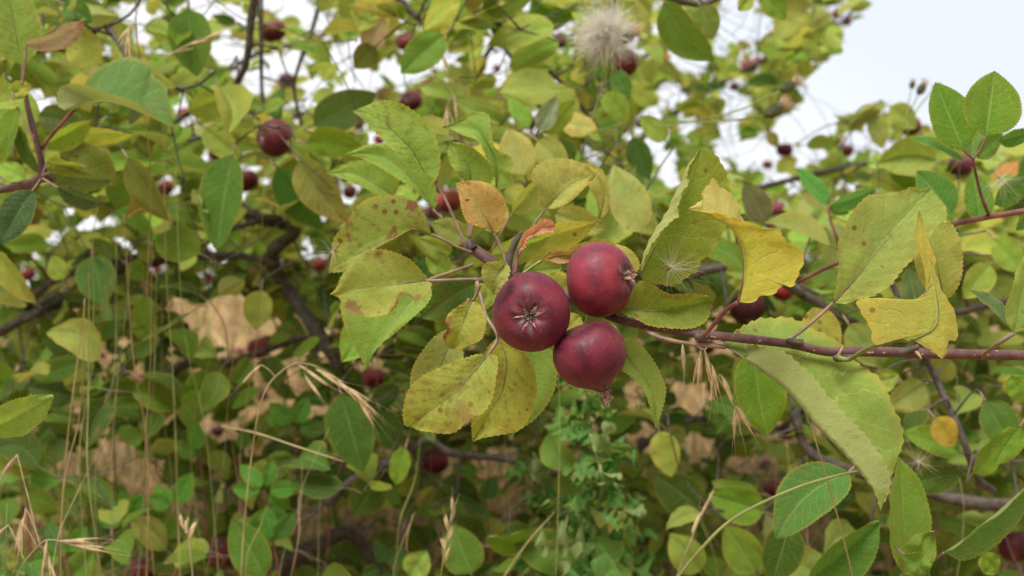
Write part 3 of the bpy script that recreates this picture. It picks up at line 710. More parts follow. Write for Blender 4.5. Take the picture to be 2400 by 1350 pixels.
# leaf shapes shared by the background repeats
VAR = []
for i in range(22):
    m_ = MB(); rs = random.Random(i)
    leafmesh(m_, (0, 0, 0), (0, 1, 0), (0, 0, 1), 1, rs.uniform(.46, .72), rs.uniform(-.15, .65), rs.uniform(-.2, .2), rs.uniform(.0, .95), 26, 6, 20, .022, 0., .05, i * 3.3, pet=rs.uniform(.3, .45), petr=.012, curl=rs.uniform(-.35, .55), petmi=1)
    VAR.append((m_, m_.mesh('leaf', [LEAF, PET], (0, 0, 0))))
VARG = []
for i in range(8):
    m_ = MB(); rs = random.Random(i + 40)
    leafmesh(m_, (0, 0, 0), (0, 1, 0), (0, 0, 1), 1, rs.uniform(.5, .68), rs.uniform(-.1, .42), rs.uniform(-.12, .12), rs.uniform(.0, .55), 9, 4, 0, 0, 0., .05, i * 3.3, pet=.35, petr=.012, curl=rs.uniform(-.2, .2))
    VARG.append(m_)
def rotm(d, up):
    d = d / np.linalg.norm(d); x = np.cross(d, up); x /= np.linalg.norm(x) + 1e-9; z = np.cross(x, d); return np.stack([x, d, z], 1)
VIS = [(x, y, 15, D) for (D, pp) in ((1.3, [(600, 515), (660, 524), (685, 560), (645, 600), (655, 650), (680, 690), (705, 725), (735, 765)]), (1.3, [(480, 604), (520, 600), (560, 600), (610, 612)]), (1.25, [(220, 635), (170, 650), (110, 675), (90, 730)]), (1.15, [(1090, 1066), (1140, 1072), (1190, 1078)]), (1.15, [(585, 60), (578, 110), (570, 150), (556, 200)]),
        (1.35, [(700, 1310), (740, 1280), (670, 1335), (850, 1285), (880, 1330)]), (1.75, [(1780, 440), (1840, 428), (1900, 411), (1960, 398), (2030, 386)])) for (x, y) in pp]
def leaf_ok(c, L, D, pad=.45):
    x, y = proj(c); lp = L / D / PX
    if inpoly(x, y, SKY): return False
    for (gx, gy, gr) in GAPS:
        if (x - gx) ** 2 + (y - gy) ** 2 < (gr * .74 + lp * .24) ** 2: return False
    for (gx, gy, gr, gd) in VIS:
        if D < gd and (x - gx) ** 2 + (y - gy) ** 2 < (gr + lp * .3) ** 2: return False
    for (gx, gy, gr) in GROUNDGAP:
        if (x - gx) ** 2 + (y - gy) ** 2 < (gr * (.8 if y < 900 else 1.) + lp * (.1 if y < 900 else .18)) ** 2: return False
    for (ax_, ay, ar, aD) in APP:
        if D < aD + .02 and (x - ax_) ** 2 + (y - ay) ** 2 < (ar * .85 + lp * .34) ** 2: return False
    return True
def pick_tint(x, y, D):
    r = R.random()
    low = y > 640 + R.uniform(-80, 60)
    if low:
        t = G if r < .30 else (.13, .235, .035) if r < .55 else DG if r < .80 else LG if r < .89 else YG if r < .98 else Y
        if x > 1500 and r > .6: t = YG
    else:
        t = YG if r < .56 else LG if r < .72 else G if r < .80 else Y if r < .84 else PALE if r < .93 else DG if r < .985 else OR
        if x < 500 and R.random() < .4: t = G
    if low: t = tuple(v * .74 for v in t)  # shade low in the thicket, put into the leaf tint
    return jit(t, .16)
def cluster(b, c, n, LS):
    n0 = len(b['leaves'])
    a0 = R.uniform(0, 6.28)
    for k in range(n):
        a = a0 + 2.4 * k + R.uniform(-.5, .5); el = R.uniform(-.95, .7)
        d = np.array([math.cos(a), math.sin(a) * .75, math.tan(el) * .8]); d /= np.linalg.norm(d)
        L = LS * R.uniform(.6, 1.15)
        up = np.array([R.gauss(0, .45), -.75 + R.gauss(0, .5), .75 + R.gauss(0, .35)])
        base = c + d * L * .38; mid = base + d * L * .5
        if mid[1] < .86: continue
        if not leaf_ok(mid, L, mid[1]): continue
        if not leaf_ok(base + d * L * .85, L * .55, mid[1]): continue
        x, y = proj(mid)
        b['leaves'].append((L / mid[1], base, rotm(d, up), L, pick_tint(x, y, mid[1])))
    if len(b['leaves']) > n0:
        b.setdefault('nodes', []).append(c)
def grow(b):
    # twigs: each leaf spur joins the nearest wood that is already there, starting from the limb
    todo = [np.array(q) for q in b.get('nodes', [])]; wood = [tuple(q) for q in b['path']]; rad_ = [b['r']] * len(wood)
    W = np.array(wood); T = np.array(todo) if todo else np.zeros((0, 3)); RR = np.array(rad_)
    if not len(T): return
    dist = np.linalg.norm(T[:, None] - W[None], axis=2); best = dist.argmin(1); bd = dist.min(1); src = [W[i] for i in best]; sr = [b['r']] * len(T); live = np.ones(len(T), bool)
    while live.any():
        i = np.where(live, bd, 1e9).argmin(); live[i] = False; q, c, dd = src[i], T[i], bd[i]; r0 = min(sr[i] * .8, .0016); r1 = max(.0006, r0 * .8)
        m_ = (q + c) / 2 + np.array([R.uniform(-.12, .12), R.uniform(-.12, .12), R.uniform(-.15, .06)]) * dd
        if dd > .004: tube(b['mb'], [q, m_, c], [r0, (r0 + r1) / 2, r1], 5, 9, lump=.3)
        for s_ in (.5, 1.):
            pt = m_ if s_ < 1 else c
            d2 = np.linalg.norm(T - pt, axis=1)
            for k in np.where(live & (d2 < bd))[0]: bd[k] = d2[k]; src[k] = pt; sr[k] = r1
def fill(D, jd, LS, spacing, nl, region, keep=1.):
    x0, y0, x1, y1 = region; sp = spacing / D; n = 0
    ys = y0
    while ys < y1:
        xs_ = x0 + R.uniform(0, sp)
        while xs_ < x1:
            x, y = xs_ + R.uniform(-.5, .5) * sp, ys + R.uniform(-.5, .5) * sp
            xs_ += sp
            if R.random() > keep: continue
            if inpoly(x, y, SKY) or (D < 1.5 and x > 1470 and y < 350) or (D < 1.1 and 1660 < x < 2100 and y < 480): continue
            Dn = D * (1 + R.uniform(-jd, jd)); c = P(x, y, Dn)
            if c[2] < .06: continue
            b = min([q for q in branches if q['D'] > .9], key=lambda b: np.linalg.norm(b['path'] - c, axis=1).min() + 1.2 * abs(b['D'] - D))
            cluster(b, c, nl, LS); n += 1
        ys += sp
    return n
fill(1.0, .06, .054, 128, 5, (-60, -60, 2460, 560), .85)
fill(1.22, .08, .053, 95, 6, (-60, -60, 2460, 640), .95)
fill(1.6, .10, .052, 108, 6, (-60, -60, 2460, 680), 1.)
fill(2.1, .10, .052, 115, 6, (-60, -40, 2460, 700), 1.)
fill(2.8, .10, .052, 140, 6, (-60, 60, 2460, 700), 1.)
fill(1.4, .15, .052, 120, 6, (-60, 420, 1000, 680), .9)
fill(2.3, .08, .050, 70, 6, (1520, 20, 1980, 330), .7)
fill(1.9, .10, .050, 80, 5, (1560, 300, 2420, 480), .7)
fill(1.02, .06, .048, 135, 4, (-60, 580, 2460, 1400), .6)
fill(1.25, .08, .043, 108, 5, (-60, 600, 2460, 1400), .9)
fill(1.6, .10, .044, 112, 5, (-60, 600, 2460, 1400), 1.)
fill(2.1, .10, .050, 150, 5, (-60, 600, 2460, 1150), .9)
print('n', sum(len(b['leaves']) for b in branches))
for b in branches: grow(b)
nleaf = 0
for b in branches:
    nv0 = b['t']
    obj('wood', b['mb'], OLDBARK, nv0, b['org'])
    b['leaves'].sort(key=lambda l: -l[0])
    for i, (_, base, M3, L, tn) in enumerate(b['leaves'][:85]):
        me = VAR[R.randrange(len(VAR))][1]
        o = bpy.data.objects.new('leaf', me); COL.objects.link(o); o.parent = nv0
        M4 = Matrix(M3.tolist()).to_4x4(); o.matrix_basis = Matrix.Translation(Vector(base - b['org'])) @ M4 @ Matrix.Diagonal((L, L, L, 1))
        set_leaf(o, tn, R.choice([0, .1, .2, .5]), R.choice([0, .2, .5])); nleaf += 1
    rest = b['leaves'][85:]
    if rest:
        m_ = MB()
        for (_, base, M3, L, tn) in rest:
            g = VARG[R.randrange(len(VARG))]; v = np.vstack(g.v) @ M3.T * L + base
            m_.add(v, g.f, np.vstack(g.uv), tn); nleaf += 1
        o = obj('foliage', m_, LEAFG, nv0, b['org'], True); o['kind'] = 'stuff'
import sys; print('background leaves', nleaf, [len(b['leaves']) for b in branches], file=sys.stderr)
# ================================================================== MAIN FRUITING BRANCH
D0 = .56
main = thing('apple_branch', 'purple brown apple twig in sharp focus carrying the three large red apples', 'branch', P(2460, 836, .60))
mb = MB()
tube(mb, [P(3900, 900, .70), P(3300, 850, .66), P(2850, 850, .63), P(2480, 836, .60), P(2400, 833, .595), P(2200, 829, .585), P(2030, 824, .578), P(1940, 824, .573), P(1850, 806, .568), P(1740, 793, .562), P(1640, 783, .562), P(1540, 768, .566), P(1430, 742, .575), P(1330, 690, .60), P(1245, 660, .612), P(1190, 640, .615), P(1150, 612, .62), P(1105, 580, .625)],
     [.0046, .0040, .0034, .0030, .0028, .0027, .0026, .0024, .0022, .0023, .0022, .0022, .0021, .0022, .0024, .0026, .0030, .0030], 14, 200, lump=.10)
obj('twig', mb, BARK, main, P(2460, 836, .60))
def spur(pts, r, D, name='side_spur', mat=OLDBARK):
    m_ = MB(); tube(m_, [P(p[0], p[1], (p[2] if len(p) > 2 else D)) for p in pts], r, 9, 26, lump=.45); return obj(name, m_, mat, main, P(pts[0][0], pts[0][1], D))
spur([(1190, 645), (1197, 600), (1205, 575), (1222, 543)], [.0022, .0015, .0019, .0011], .60)
spur([(1108, 582), (1100, 570), (1090, 585)], [.003, .0024, .0015], .622)
spur([(1190, 650), (1160, 655), (1135, 655), (1118, 658)], [.002, .0017, .0016, .0011], .60)
spur([(2000, 836, .572), (1965, 838, .568), (1958, 832, .568)], [.0012, .0019, .0013], .57, 'bud')
spur([(1880, 803, .566), (1845, 797, .564)], [.0019, .0012], .565, 'bud')
spur([(1660, 788, .560), (1638, 787, .556), (1634, 783, .556)], [.0017, .0022, .0012], .56, 'bud')
spur([(2110, 826, .58), (2140, 818, .576), (2152, 810, .574)], [.0019, .0017, .0010], .58, 'bud')
spur([(1966, 832, .567), (1970, 822, .566), (1975, 812, .566)], [.0009, .0006, .0001], .567, 'stipule', HUSK)
spur([(2146, 822, .575), (2155, 833, .574), (2160, 842, .574)], [.0009, .0006, .0001], .575, 'stipule', HUSK)
spur([(1510, 772, .566), (1548, 791, .560), (1620, 806, .560), (1702, 813, .563)], [.0010, .0010, .0011, .0010], .566, 'side_twig', PET)

L_ = lambda *a, **k: hero(main, *a, **k)
# --- left cluster
L_(.66, (993, 397), (825, 260), [(968, 400), (943, 378), (918, 352), (890, 322), (853, 282)], [(960, 345), (910, 298), (862, 266)], [(1012, 430), (1028, 405), (1032, 362), (1016, 306), (985, 271), (940, 243), (885, 236)], LG, pet=[(1090, 575, .63 - .66), (1072, 530), (1045, 470), (1020, 430)], vdark=.95, spots=.15, label='long pale green leaf with dark veins')
L_(.72, (925, 460), (763, 407), [(890, 462), (860, 444), (827, 428), (795, 415)], [(880, 430), (825, 408)], [(935, 432), (934, 412), (912, 392), (886, 379), (833, 376), (795, 388)], LG, pet=[(960, 490), (1070, 575)], vdark=.2, spots=.1)
L_(.70, (1015, 490), (803, 363), [(990, 465), (968, 446), (935, 425), (905, 402), (880, 386), (850, 372)], [(975, 430), (920, 380), (860, 360)], [(1024, 478), (1022, 440), (1000, 395), (960, 350), (905, 336), (850, 342)], LG, pet=[(1060, 540), (1090, 575)], vdark=.15, spots=.1)
L_(.615, (1010, 550), (770, 640), [(1007, 533), (997, 506), (983, 482), (962, 466), (933, 457), (898, 458), (863, 464), (833, 487), (815, 519), (796, 540), (780, 563), (775, 600)], [(967, 541), (933, 553), (883, 575), (833, 600), (800, 617)], [(988, 538), (960, 533), (942, 544), (917, 560), (900, 570), (873, 597), (847, 617), (833, 630), (800, 637)], (0.339, 0.408, 0.0919), pet=[(1106, 592), (1093, 587), (1067, 577), (1033, 558)], spots=1.5, vdark=.5, label='yellow green leaf with purple brown blotches and a folded lower edge', cup=-5)
L_(.60, (997, 658), (773, 690), [(993, 643), (977, 622), (950, 600), (900, 585), (855, 591), (824, 618), (800, 648), (786, 675)], [(937, 664), (883, 673), (833, 679), (798, 687)], [(1012, 664), (1005, 680), (990, 700), (973, 710), (958, 694), (944, 694), (936, 708), (929, 722), (907, 737), (877, 743), (847, 740), (817, 730), (800, 710), (790, 697)], (0.416, 0.443, 0.0919), pet=[(1122, 655), (1080, 655), (1035, 657)], spots=1.2, vdark=.2, label='yellow leaf speckled with brown spots, notched lower edge')
L_(.67, (1005, 655), (857, 867), [(985, 640), (900, 650), (805, 700), (800, 735), (808, 765), (822, 800), (842, 838)], [(950, 720), (905, 790), (870, 835)], [(1012, 688), (1002, 712), (978, 735), (955, 755), (925, 780), (897, 800), (875, 832)], LG, vdark=.5, spots=.1, pet=[(1110, 620)])
leafs(main, (890, 720), (800, 850), 90, .73, jit(LG), 1, vdark=.3, spots=.4)
L_(.57, (1107, 705), (1055, 818), [(1090, 708), (1067, 722), (1050, 737), (1043, 757), (1047, 772), (1038, 788), (1043, 805)], [(1090, 740), (1078, 775), (1066, 800)], [(1122, 712), (1133, 727), (1141, 750), (1137, 777), (1127, 797), (1103, 808), (1080, 817)], (0.437, 0.419, 0.0739), pet=[(1124, 668), (1117, 690)], spots=1., vdark=.4, label='small yellow leaf with rusty spots and a red edge')
L_(.55, (1146, 828), (957, 1000), [(1117, 830), (1083, 842), (1050, 855), (1017, 867), (983, 885), (962, 905), (949, 935), (944, 963), (946, 990)], [(1100, 883), (1060, 925), (1015, 960), (983, 980)], [(1163, 833), (1167, 857), (1163, 885), (1157, 920), (1147, 947), (1130, 970), (1112, 976), (1105, 985), (1092, 990), (1080, 1003), (1067, 1013), (1050, 1018), (1017, 1013), (983, 1008)], (0.394, 0.431, 0.0829), pet=[(1118, 660, 40), (1128, 700, 35), (1142, 745, 25), (1166, 790, 10)], spots=.7, vdark=1.0, label='broad yellow leaf with smoky brown veins, lowest of the cluster', cup=-3)
L_(.585, (1165, 790), (1108, 1035), [(1140, 820), (1122, 880), (1108, 940), (1103, 990)], [(1187, 840), (1183, 893), (1170, 933), (1147, 970), (1127, 1003)], [(1185, 790), (1223, 817), (1247, 853), (1258, 893), (1257, 927), (1247, 963), (1230, 997), (1207, 1012), (1167, 1020), (1133, 1026)], (0.437, 0.431, 0.0739), pet=[(1190, 655, 15), (1170, 720, 10)], spots=.6, vdark=.9)
L_(.62, (1230, 770), (1190, 1027), [(1210, 850), (1200, 920), (1190, 980)], [(1250, 860), (1240, 940), (1215, 990)], [(1270, 790), (1294, 822), (1306, 860), (1302, 905), (1283, 948), (1250, 985), (1215, 1010)], (0.214, 0.336, 0.054), spots=.05, vdark=.1)
L_(.62, (1070, 765), (985, 975), [(1037, 777), (1010, 797), (983, 830), (967, 861), (961, 895), (965, 940)], [(1040, 840), (1010, 910)], [(1080, 800), (1085, 850), (1060, 910), (1020, 960)], (0.328, 0.361, 0.0919), spots=.3, vdark=.8, pet=[(1100, 700), (1085, 735)])
L_(.545, (1187, 616), (1156, 690), [(1175, 611), (1162, 610), (1137, 615), (1127, 633), (1132, 660), (1147, 683)], [(1168, 640), (1158, 668)], [(1196, 632), (1190, 655), (1178, 670), (1166, 686)], (0.394, 0.408, 0.101), spots=.6, vdark=.4, teeth=10)
L_(.60, (1157, 547), (1067, 430), [(1137, 536), (1112, 529), (1093, 520), (1081, 497), (1077, 473), (1073, 448)], [(1138, 510), (1112, 472), (1088, 445)], [(1168, 540), (1183, 524), (1187, 495), (1183, 467), (1168, 447), (1150, 433), (1127, 425), (1095, 424)], (0.547, 0.349, 0.11), pet=[(1188, 625), (1180, 595), (1168, 565)], spots=.45, vdark=.35, label='orange and yellow leaf with a dark red lower edge', cup=-4)
L_(.55, (1212, 588), (1300, 528), [(1220, 565), (1230, 548), (1245, 530), (1268, 518), (1290, 515)], [(1235, 562), (1262, 538), (1285, 530)], [(1223, 580), (1240, 560), (1262, 549), (1283, 546), (1298, 543)], (0.678, 0.303, 0.229), pet=[(1207, 640), (1212, 610)], petm=PETR, spots=.1, vdark=0., teeth=14, label='small salmon pink leaf standing above the apples')
L_(.63, (1280, 488), (1396, 412), [(1263, 482), (1261, 462), (1263, 445), (1250, 430), (1243, 414), (1254, 392), (1283, 373), (1325, 371), (1368, 384)], [(1310, 455), (1352, 425)], [(1303, 490), (1340, 470), (1372, 440)], (0.46, 0.466, 0.119), pet=[(1195, 640), (1225, 580), (1255, 522)], petr=.0007, spots=.5, vdark=.4)
L_(.68, (1405, 512), (1340, 385), [(1395, 470), (1375, 430), (1350, 400)], [(1415, 460), (1395, 410)], [(1423, 497), (1431, 455), (1418, 405), (1385, 385)], (0.46, 0.419, 0.101), spots=.3, vdark=.1)
L_(.66, (1163, 440), (1037, 297), [(1150, 395), (1135, 355), (1110, 326), (1072, 306)], [(1165, 395), (1150, 350), (1120, 310), (1080, 297)], [(1195, 438), (1206, 424), (1190, 405), (1202, 392), (1190, 370), (1166, 360), (1153, 340), (1147, 300), (1143, 268), (1110, 263), (1067, 286)], LG, spots=.15, vdark=.1, cup=-6)
L_(.67, (1103, 430), (1055, 334), [(1078, 415), (1060, 390), (1050, 362)], [(1100, 395), (1075, 360)], [(1140, 438), (1158, 410), (1143, 380), (1112, 348), (1080, 335)], LG, spots=.1, vdark=.5, pet=[(1110, 500), (1100, 560)])
L_(.60, (1380, 640), (1440, 572), [(1350, 610), (1345, 580), (1395, 560), (1420, 560)], [(1400, 600)], [(1460, 650), (1498, 630), (1492, 600), (1467, 578)], (0.437, 0.419, 0.0829), spots=.1, vdark=.1)
L_(.58, (1267, 612), (1372, 600), [(1280, 597), (1300, 586), (1332, 578), (1367, 580)], [(1310, 600)], [(1285, 613), (1312, 616), (1345, 615)], (0.547, 0.314, 0.138), pet=[(1200, 660), (1230, 638)], petm=PETG, spots=.6, vdark=.1, label='reddish leaf half behind the upper apple')
for (b_, t_, w_, D_, tn, sg, kw) in [
  ((1150, 600), (1290, 560), 60, .66, YG, 1, {}), ((1180, 580), (1400, 530), 75, .68, (0.404, 0.431, 0.101), 1, dict(pet=[(1200, 650), (1160, 600)])),
  ((1225, 640), (1320, 625), 55, .64, YG, 1, {}), ((1200, 500), (1290, 395), 45, .70, (0.437, 0.443, 0.101), 1, dict(pet=[(1150, 590)])),
  ((1300, 500), (1420, 540), 70, .72, PALE, 1, {}), ((1060, 590), (980, 560), 60, .70, YG, -1, dict(spots=.5)),
  ((1050, 640), (1000, 590), 55, .70, LG, 1, {}), ((1120, 660), (985, 745), 100, .72, DG, 1, {}), ((1150, 640), (1130, 730), 60, .66, YG, 1, {}),
  ((1100, 560), (1010, 520), 60, .69, PALE, 1, dict(spots=.3)), ((1135, 540), (1190, 480), 60, .71, YG, 1, {}), ((1290, 640), (1330, 700), 60, .63, (0.46, 0.419, 0.0647), 1, {}),
  ((1360, 740), (1300, 800), 60, .63, (0.46, 0.419, 0.0647), 1, {}), ((1100, 440), (1180, 380), 60, .74, LG, 1, {}), ((1440, 760), (1380, 860), 70, .66, LG, 1, {})]:
    leafs(main, b_, t_, w_, D_, jit(tn, .08), sg, **{**dict(spots=.25, vdark=.4), **kw})
# --- right of the apples
L_(.556, (1501, 640, 0), (1643, 345, 0), [(1506, 628, -6), (1513, 600, -9), (1531, 566, -10), (1563, 528, -11), (1588, 507, -11), (1588, 487, -10), (1597, 453, -9), (1615, 427, -8), (1611, 405, -6), (1624, 375, -3)],
   [(1508, 633, 0), (1535, 582, 0), (1563, 530, 0), (1591, 475, 0), (1617, 423, 0)],
   [(1512, 662, 2), (1543, 664, 4), (1567, 671, 6), (1590, 667, 8), (1610, 651, 9), (1632, 637, 9), (1640, 617, 9), (1652, 604, 9), (1668, 592, 9), (1686, 558, 9), (1701, 527, 8), (1716, 480, 7), (1708, 433, 6), (1703, 403, 5), (1692, 387, 4), (1683, 368, 3), (1663, 350, 1)],
   (0.259, 0.347, 0.0473), L1=[(1501, 620, -3), (1508, 590, -4), (1519, 566, -4), (1538, 535, -4), (1561, 497, -4), (1577, 458, -4), (1592, 432, -3), (1600, 408, -3), (1611, 388, -2), (1628, 365, -1)],
   spots=.25, vdark=0., keep=True, cup=0, arch=0, teeth=24, amp=.0013, pucker=.0007, label='upright green leaf with its pale left edge folded over', wave=.001)
L_(.562, (1440, 728, 4), (1667, 706, 0), [(1470, 700, 0), (1497, 662, -3), (1537, 671, -5), (1560, 684, -6), (1593, 693, -6), (1633, 693, -5), (1660, 692, -3)], [(1460, 724, 3), (1517, 729, 4), (1567, 727, 4), (1617, 714, 2)], [(1465, 738, 0), (1483, 745, 0), (1517, 758, -2), (1567, 767, -3), (1620, 768, -3), (1650, 757, -2), (1663, 738, -1), (1665, 720, 0)], (0.248, 0.314, 0.0405), spots=.35, vdark=.1, cup=0, arch=0, pucker=.0006)
L_(.532, (1730, 708, 0), (1613, 490, -4), [(1745, 660, 9), (1768, 600, 12), (1758, 545, 12), (1743, 500, 10), (1740, 480, 9), (1717, 450, 7), (1690, 435, 5), (1676, 416, 3), (1663, 430, 1), (1647, 448, 0), (1648, 465, -1), (1630, 478, -2)],
   [(1741, 650, 0), (1738, 590, 0), (1715, 545, 0), (1685, 518, -1), (1650, 502, -2)],
   [(1763, 709, -3), (1785, 692, -5), (1810, 691, -7), (1838, 666, -9), (1857, 670, -10), (1873, 637, -10), (1884, 610, -10), (1877, 587, -10), (1845, 568, -9), (1824, 536, -8), (1783, 533, -6), (1737, 516, -4), (1697, 503, -3), (1650, 496, -3)],
   (0.569, 0.489, 0.0647), under=False, keep=True, cup=0, arch=0, spots=.12, vdark=.25, pet=[(1642, 789, 24), (1660, 775, 20), (1683, 748, 14), (1708, 722, 6)], petr=.0011, petm=PETR, label='bright yellow twisted leaf on a red stalk', teeth=20)
L_(.575, (1953, 710), (2180, 441), [(1956, 685), (1960, 650), (1965, 610), (1960, 590), (1965, 565), (1977, 543), (1984, 522), (1997, 497), (2017, 471), (2037, 457), (2077, 453), (2117, 447), (2134, 438), (2152, 443)], [(2011, 643), (2073, 562), (2130, 500)],
   [(1983, 712), (2010, 703), (2043, 696), (2067, 682), (2090, 667), (2107, 643), (2127, 620), (2150, 598), (2175, 560), (2207, 520), (2219, 520), (2217, 487), (2200, 466)], (0.383, 0.454, 0.11), pet=[(1845, 798, -10), (1877, 777), (1917, 743)], petr=.0009, spots=.3, vdark=.15, label='large yellow green leaf on a straight stalk, brown spots at its rim', pucker=.0006)
L_(.60, (2214, 705), (2150, 480), [(2180, 690), (2150, 640), (2138, 590), (2140, 530)], [(2200, 640), (2190, 580), (2170, 520)], [(2240, 683), (2256, 640), (2256, 590), (2244, 545), (2222, 515), (2190, 495)], (0.394, 0.419, 0.101), spots=.2, vdark=.1)
L_(.525, (2137, 797), (2153, 493), [(2095, 795), (2050, 808), (2040, 770), (2017, 730), (2008, 706), (2042, 700), (2063, 720), (2097, 738), (2137, 767), (2163, 747), (2173, 715), (2170, 680), (2163, 617), (2143, 555)],
   [(2165, 785), (2192, 765), (2200, 730), (2195, 690), (2185, 640), (2168, 575)],
   [(2160, 808), (2183, 823), (2208, 840), (2219, 830), (2225, 800), (2245, 797), (2247, 767), (2237, 727), (2223, 707), (2203, 690), (2203, 665), (2187, 632), (2191, 612), (2172, 560)], (0.547, 0.501, 0.101), pet=[(1962, 838, 40), (1990, 842, 34), (2037, 815, 18), (2097, 798, 5)], petr=.0012, petm=PETG, spots=.15, vdark=.1, label='wavy pale yellow leaf arching over the twig', cup=2, arch=0, teeth=22)
L_(.548, (1702, 812, 16), (2064, 1196, -5), [(1710, 806, 26), (1735, 804, 22), (1761, 807, 18), (1787, 814, 16), (1817, 817, 13), (1846, 828, 11), (1865, 844, 9), (1887, 863, 8), (1913, 889, 6), (1931, 915, 5), (1946, 937, 4), (1969, 959, 3), (1998, 989, 2), (2028, 1019, 2), (2050, 1048, 1), (2069, 1074, 0), (2083, 1104, 0), (2087, 1137, -0), (2078, 1167, -1)],
   [(1735, 833, 14), (1772, 857, 12), (1809, 885, 9), (1846, 915, 5), (1883, 956, 2), (1920, 1004, 0), (1957, 1041, -2), (1994, 1081, -3), (2028, 1122, -4), (2050, 1156, -5)],
   [(1700, 795, 20), (1724, 776, 27), (1757, 756, 34), (1780, 747, 37), (1809, 746, 40), (1839, 743, 42), (1883, 756, 44), (1906, 770, 43), (1946, 789, 43), (1980, 811, 42), (2006, 848, 40), (2028, 863, 35), (2057, 885, 30), (2076, 915, 25), (2094, 959, 21), (2113, 996, 17), (2117, 1033, 13), (2109, 1063, 8), (2091, 1115, 4), (2080, 1150, 0)],
   (0.296, 0.396, 0.0739), keep=True, swap=True, cup=0, arch=0, spots=.22, vdark=.0, teeth=30, amp=.0018, pucker=.0005, wave=.0008, nv=170, label='long leaf folded lengthwise, pale underside to the front, hanging from the twig')
L_(.585, (1452, 800), (1538, 1003), [(1446, 845), (1458, 870), (1483, 890), (1507, 917), (1525, 950), (1534, 980)], [(1480, 850), (1510, 885), (1532, 935)], [(1478, 790), (1510, 817), (1534, 850), (1550, 883), (1559, 910), (1556, 940), (1545, 978)], (0.328, 0.443, 0.101), spots=.15, vdark=.25)
for (b_, t_, w_, D_, tn, sg, kw) in [
  ((1765, 820), (1800, 1025), 125, .74, G, 1, dict(bend=.02, fold=.5, spots=.1)), ((2375, 782), (2425, 585), 105, .53, (0.296, 0.419, 0.119), 1, dict(pet=[(2300, 835, .59), (2340, 805)], petr=.0011)),
  ((1905, 720), (1950, 860), 90, .72, (0.416, 0.419, 0.0829), 1, dict(spots=.5)), ((2160, 755), (2128, 628), 78, .72, GREY, 1, {}), ((2070, 700), (2130, 770), 60, .72, G, 1, {}),
  ((2370, 880), (2400, 945), 60, .62, G, 1, {}), ((2360, 752), (2278, 676), 40, .62, GREY, 1, dict(spots=.1))]:
    leafs(main, b_, t_, w_, D_, jit(tn, .08), sg, **{**dict(spots=.2, vdark=.2), **kw})

# --- the three apples
apple('dark red apple with its star shaped calyx facing the lens, left of the three', 1245, 732, 93, (-.09, -.985, -.10), (0.152, 0.0168, 0.0378), D=.555, hero_=True, green=.1, basin=.26, ln=.24, spread=1.1,
      stalk=[P(1250, 730, .572), P(1262, 700, .585), P(1275, 668, .60)])
apple('sharp lighter red apple with its calyx pointing right, upper one of the three', 1408, 656, 87, (.84, -.52, .12), (0.226, 0.0269, 0.0486), D=.567, hero_=True, green=1., basin=.20, ln=.56, spread=.22, flat=.93,
      stalk=[P(1380, 670, .583), P(1360, 690, .59), P(1340, 694, .598)])
apple('sharp dark maroon apple with a pointed calyx at its lower end, lowest of the three', 1382, 832, 85, (.38, .20, -.90), (0.13, 0.0146, 0.0338), D=.557, hero_=True, green=.1, neck=.20, ln=.62, spread=.16, flat=.93,
      stalk=[P(1372, 790, .566), P(1372, 760, .578), P(1385, 715, .588)])

# ================================================================== LEFT LEAFY SHOOT
lsh = thing('apple_branch', 'brown upright apple shoot with a rosette of green leaves near the upper left corner', 'branch', P(105, 415, .79))
mb = MB(); tube(mb, [P(-60, 455, .82), P(30, 440, .81), P(95, 418, .79), P(98, 390, .785), P(85, 330, .78), P(68, 265, .78), P(58, 215, .78)], [.003, .003, .0032, .0024, .0022, .0019, .0016], 10, 60, lump=.3)
tube(mb, [P(95, 418, .79), P(150, 418, .80), P(230, 425, .82)], [.003, .0022, .0012], 8, 16, lump=.3)
obj('twig', mb, BARK, lsh, P(105, 415, .79))
H2 = lambda *a, **k: hero(lsh, *a, **k)
H2(.75, (173, 257), (410, 300), [(152, 258, -12), (134, 240, -12), (136, 215, -12), (147, 203, -12), (200, 203, -14), (250, 213, -14), (300, 230, -13), (350, 260, -10), (383, 285, -6)], [(200, 245, 0), (250, 239, 0), (300, 250, 0), (350, 272, 0)],
   [(186, 225, 6), (200, 200, 10), (227, 167, 12), (267, 140, 14), (287, 131, 14), (317, 133, 14), (350, 147, 14), (357, 177, 13), (387, 200, 11), (393, 227, 8), (402, 268, 3)], (0.13, 0.258, 0.0607), pet=[(95, 352, 35), (120, 318, 25), (152, 282, 8)], petm=PETR, petr=.0012, keep=True, swap=True, cup=0, arch=0, spots=.3, vdark=.05, label='broad green leaf folded along its midrib, yellow lower half', teeth=24, amp=.0013)
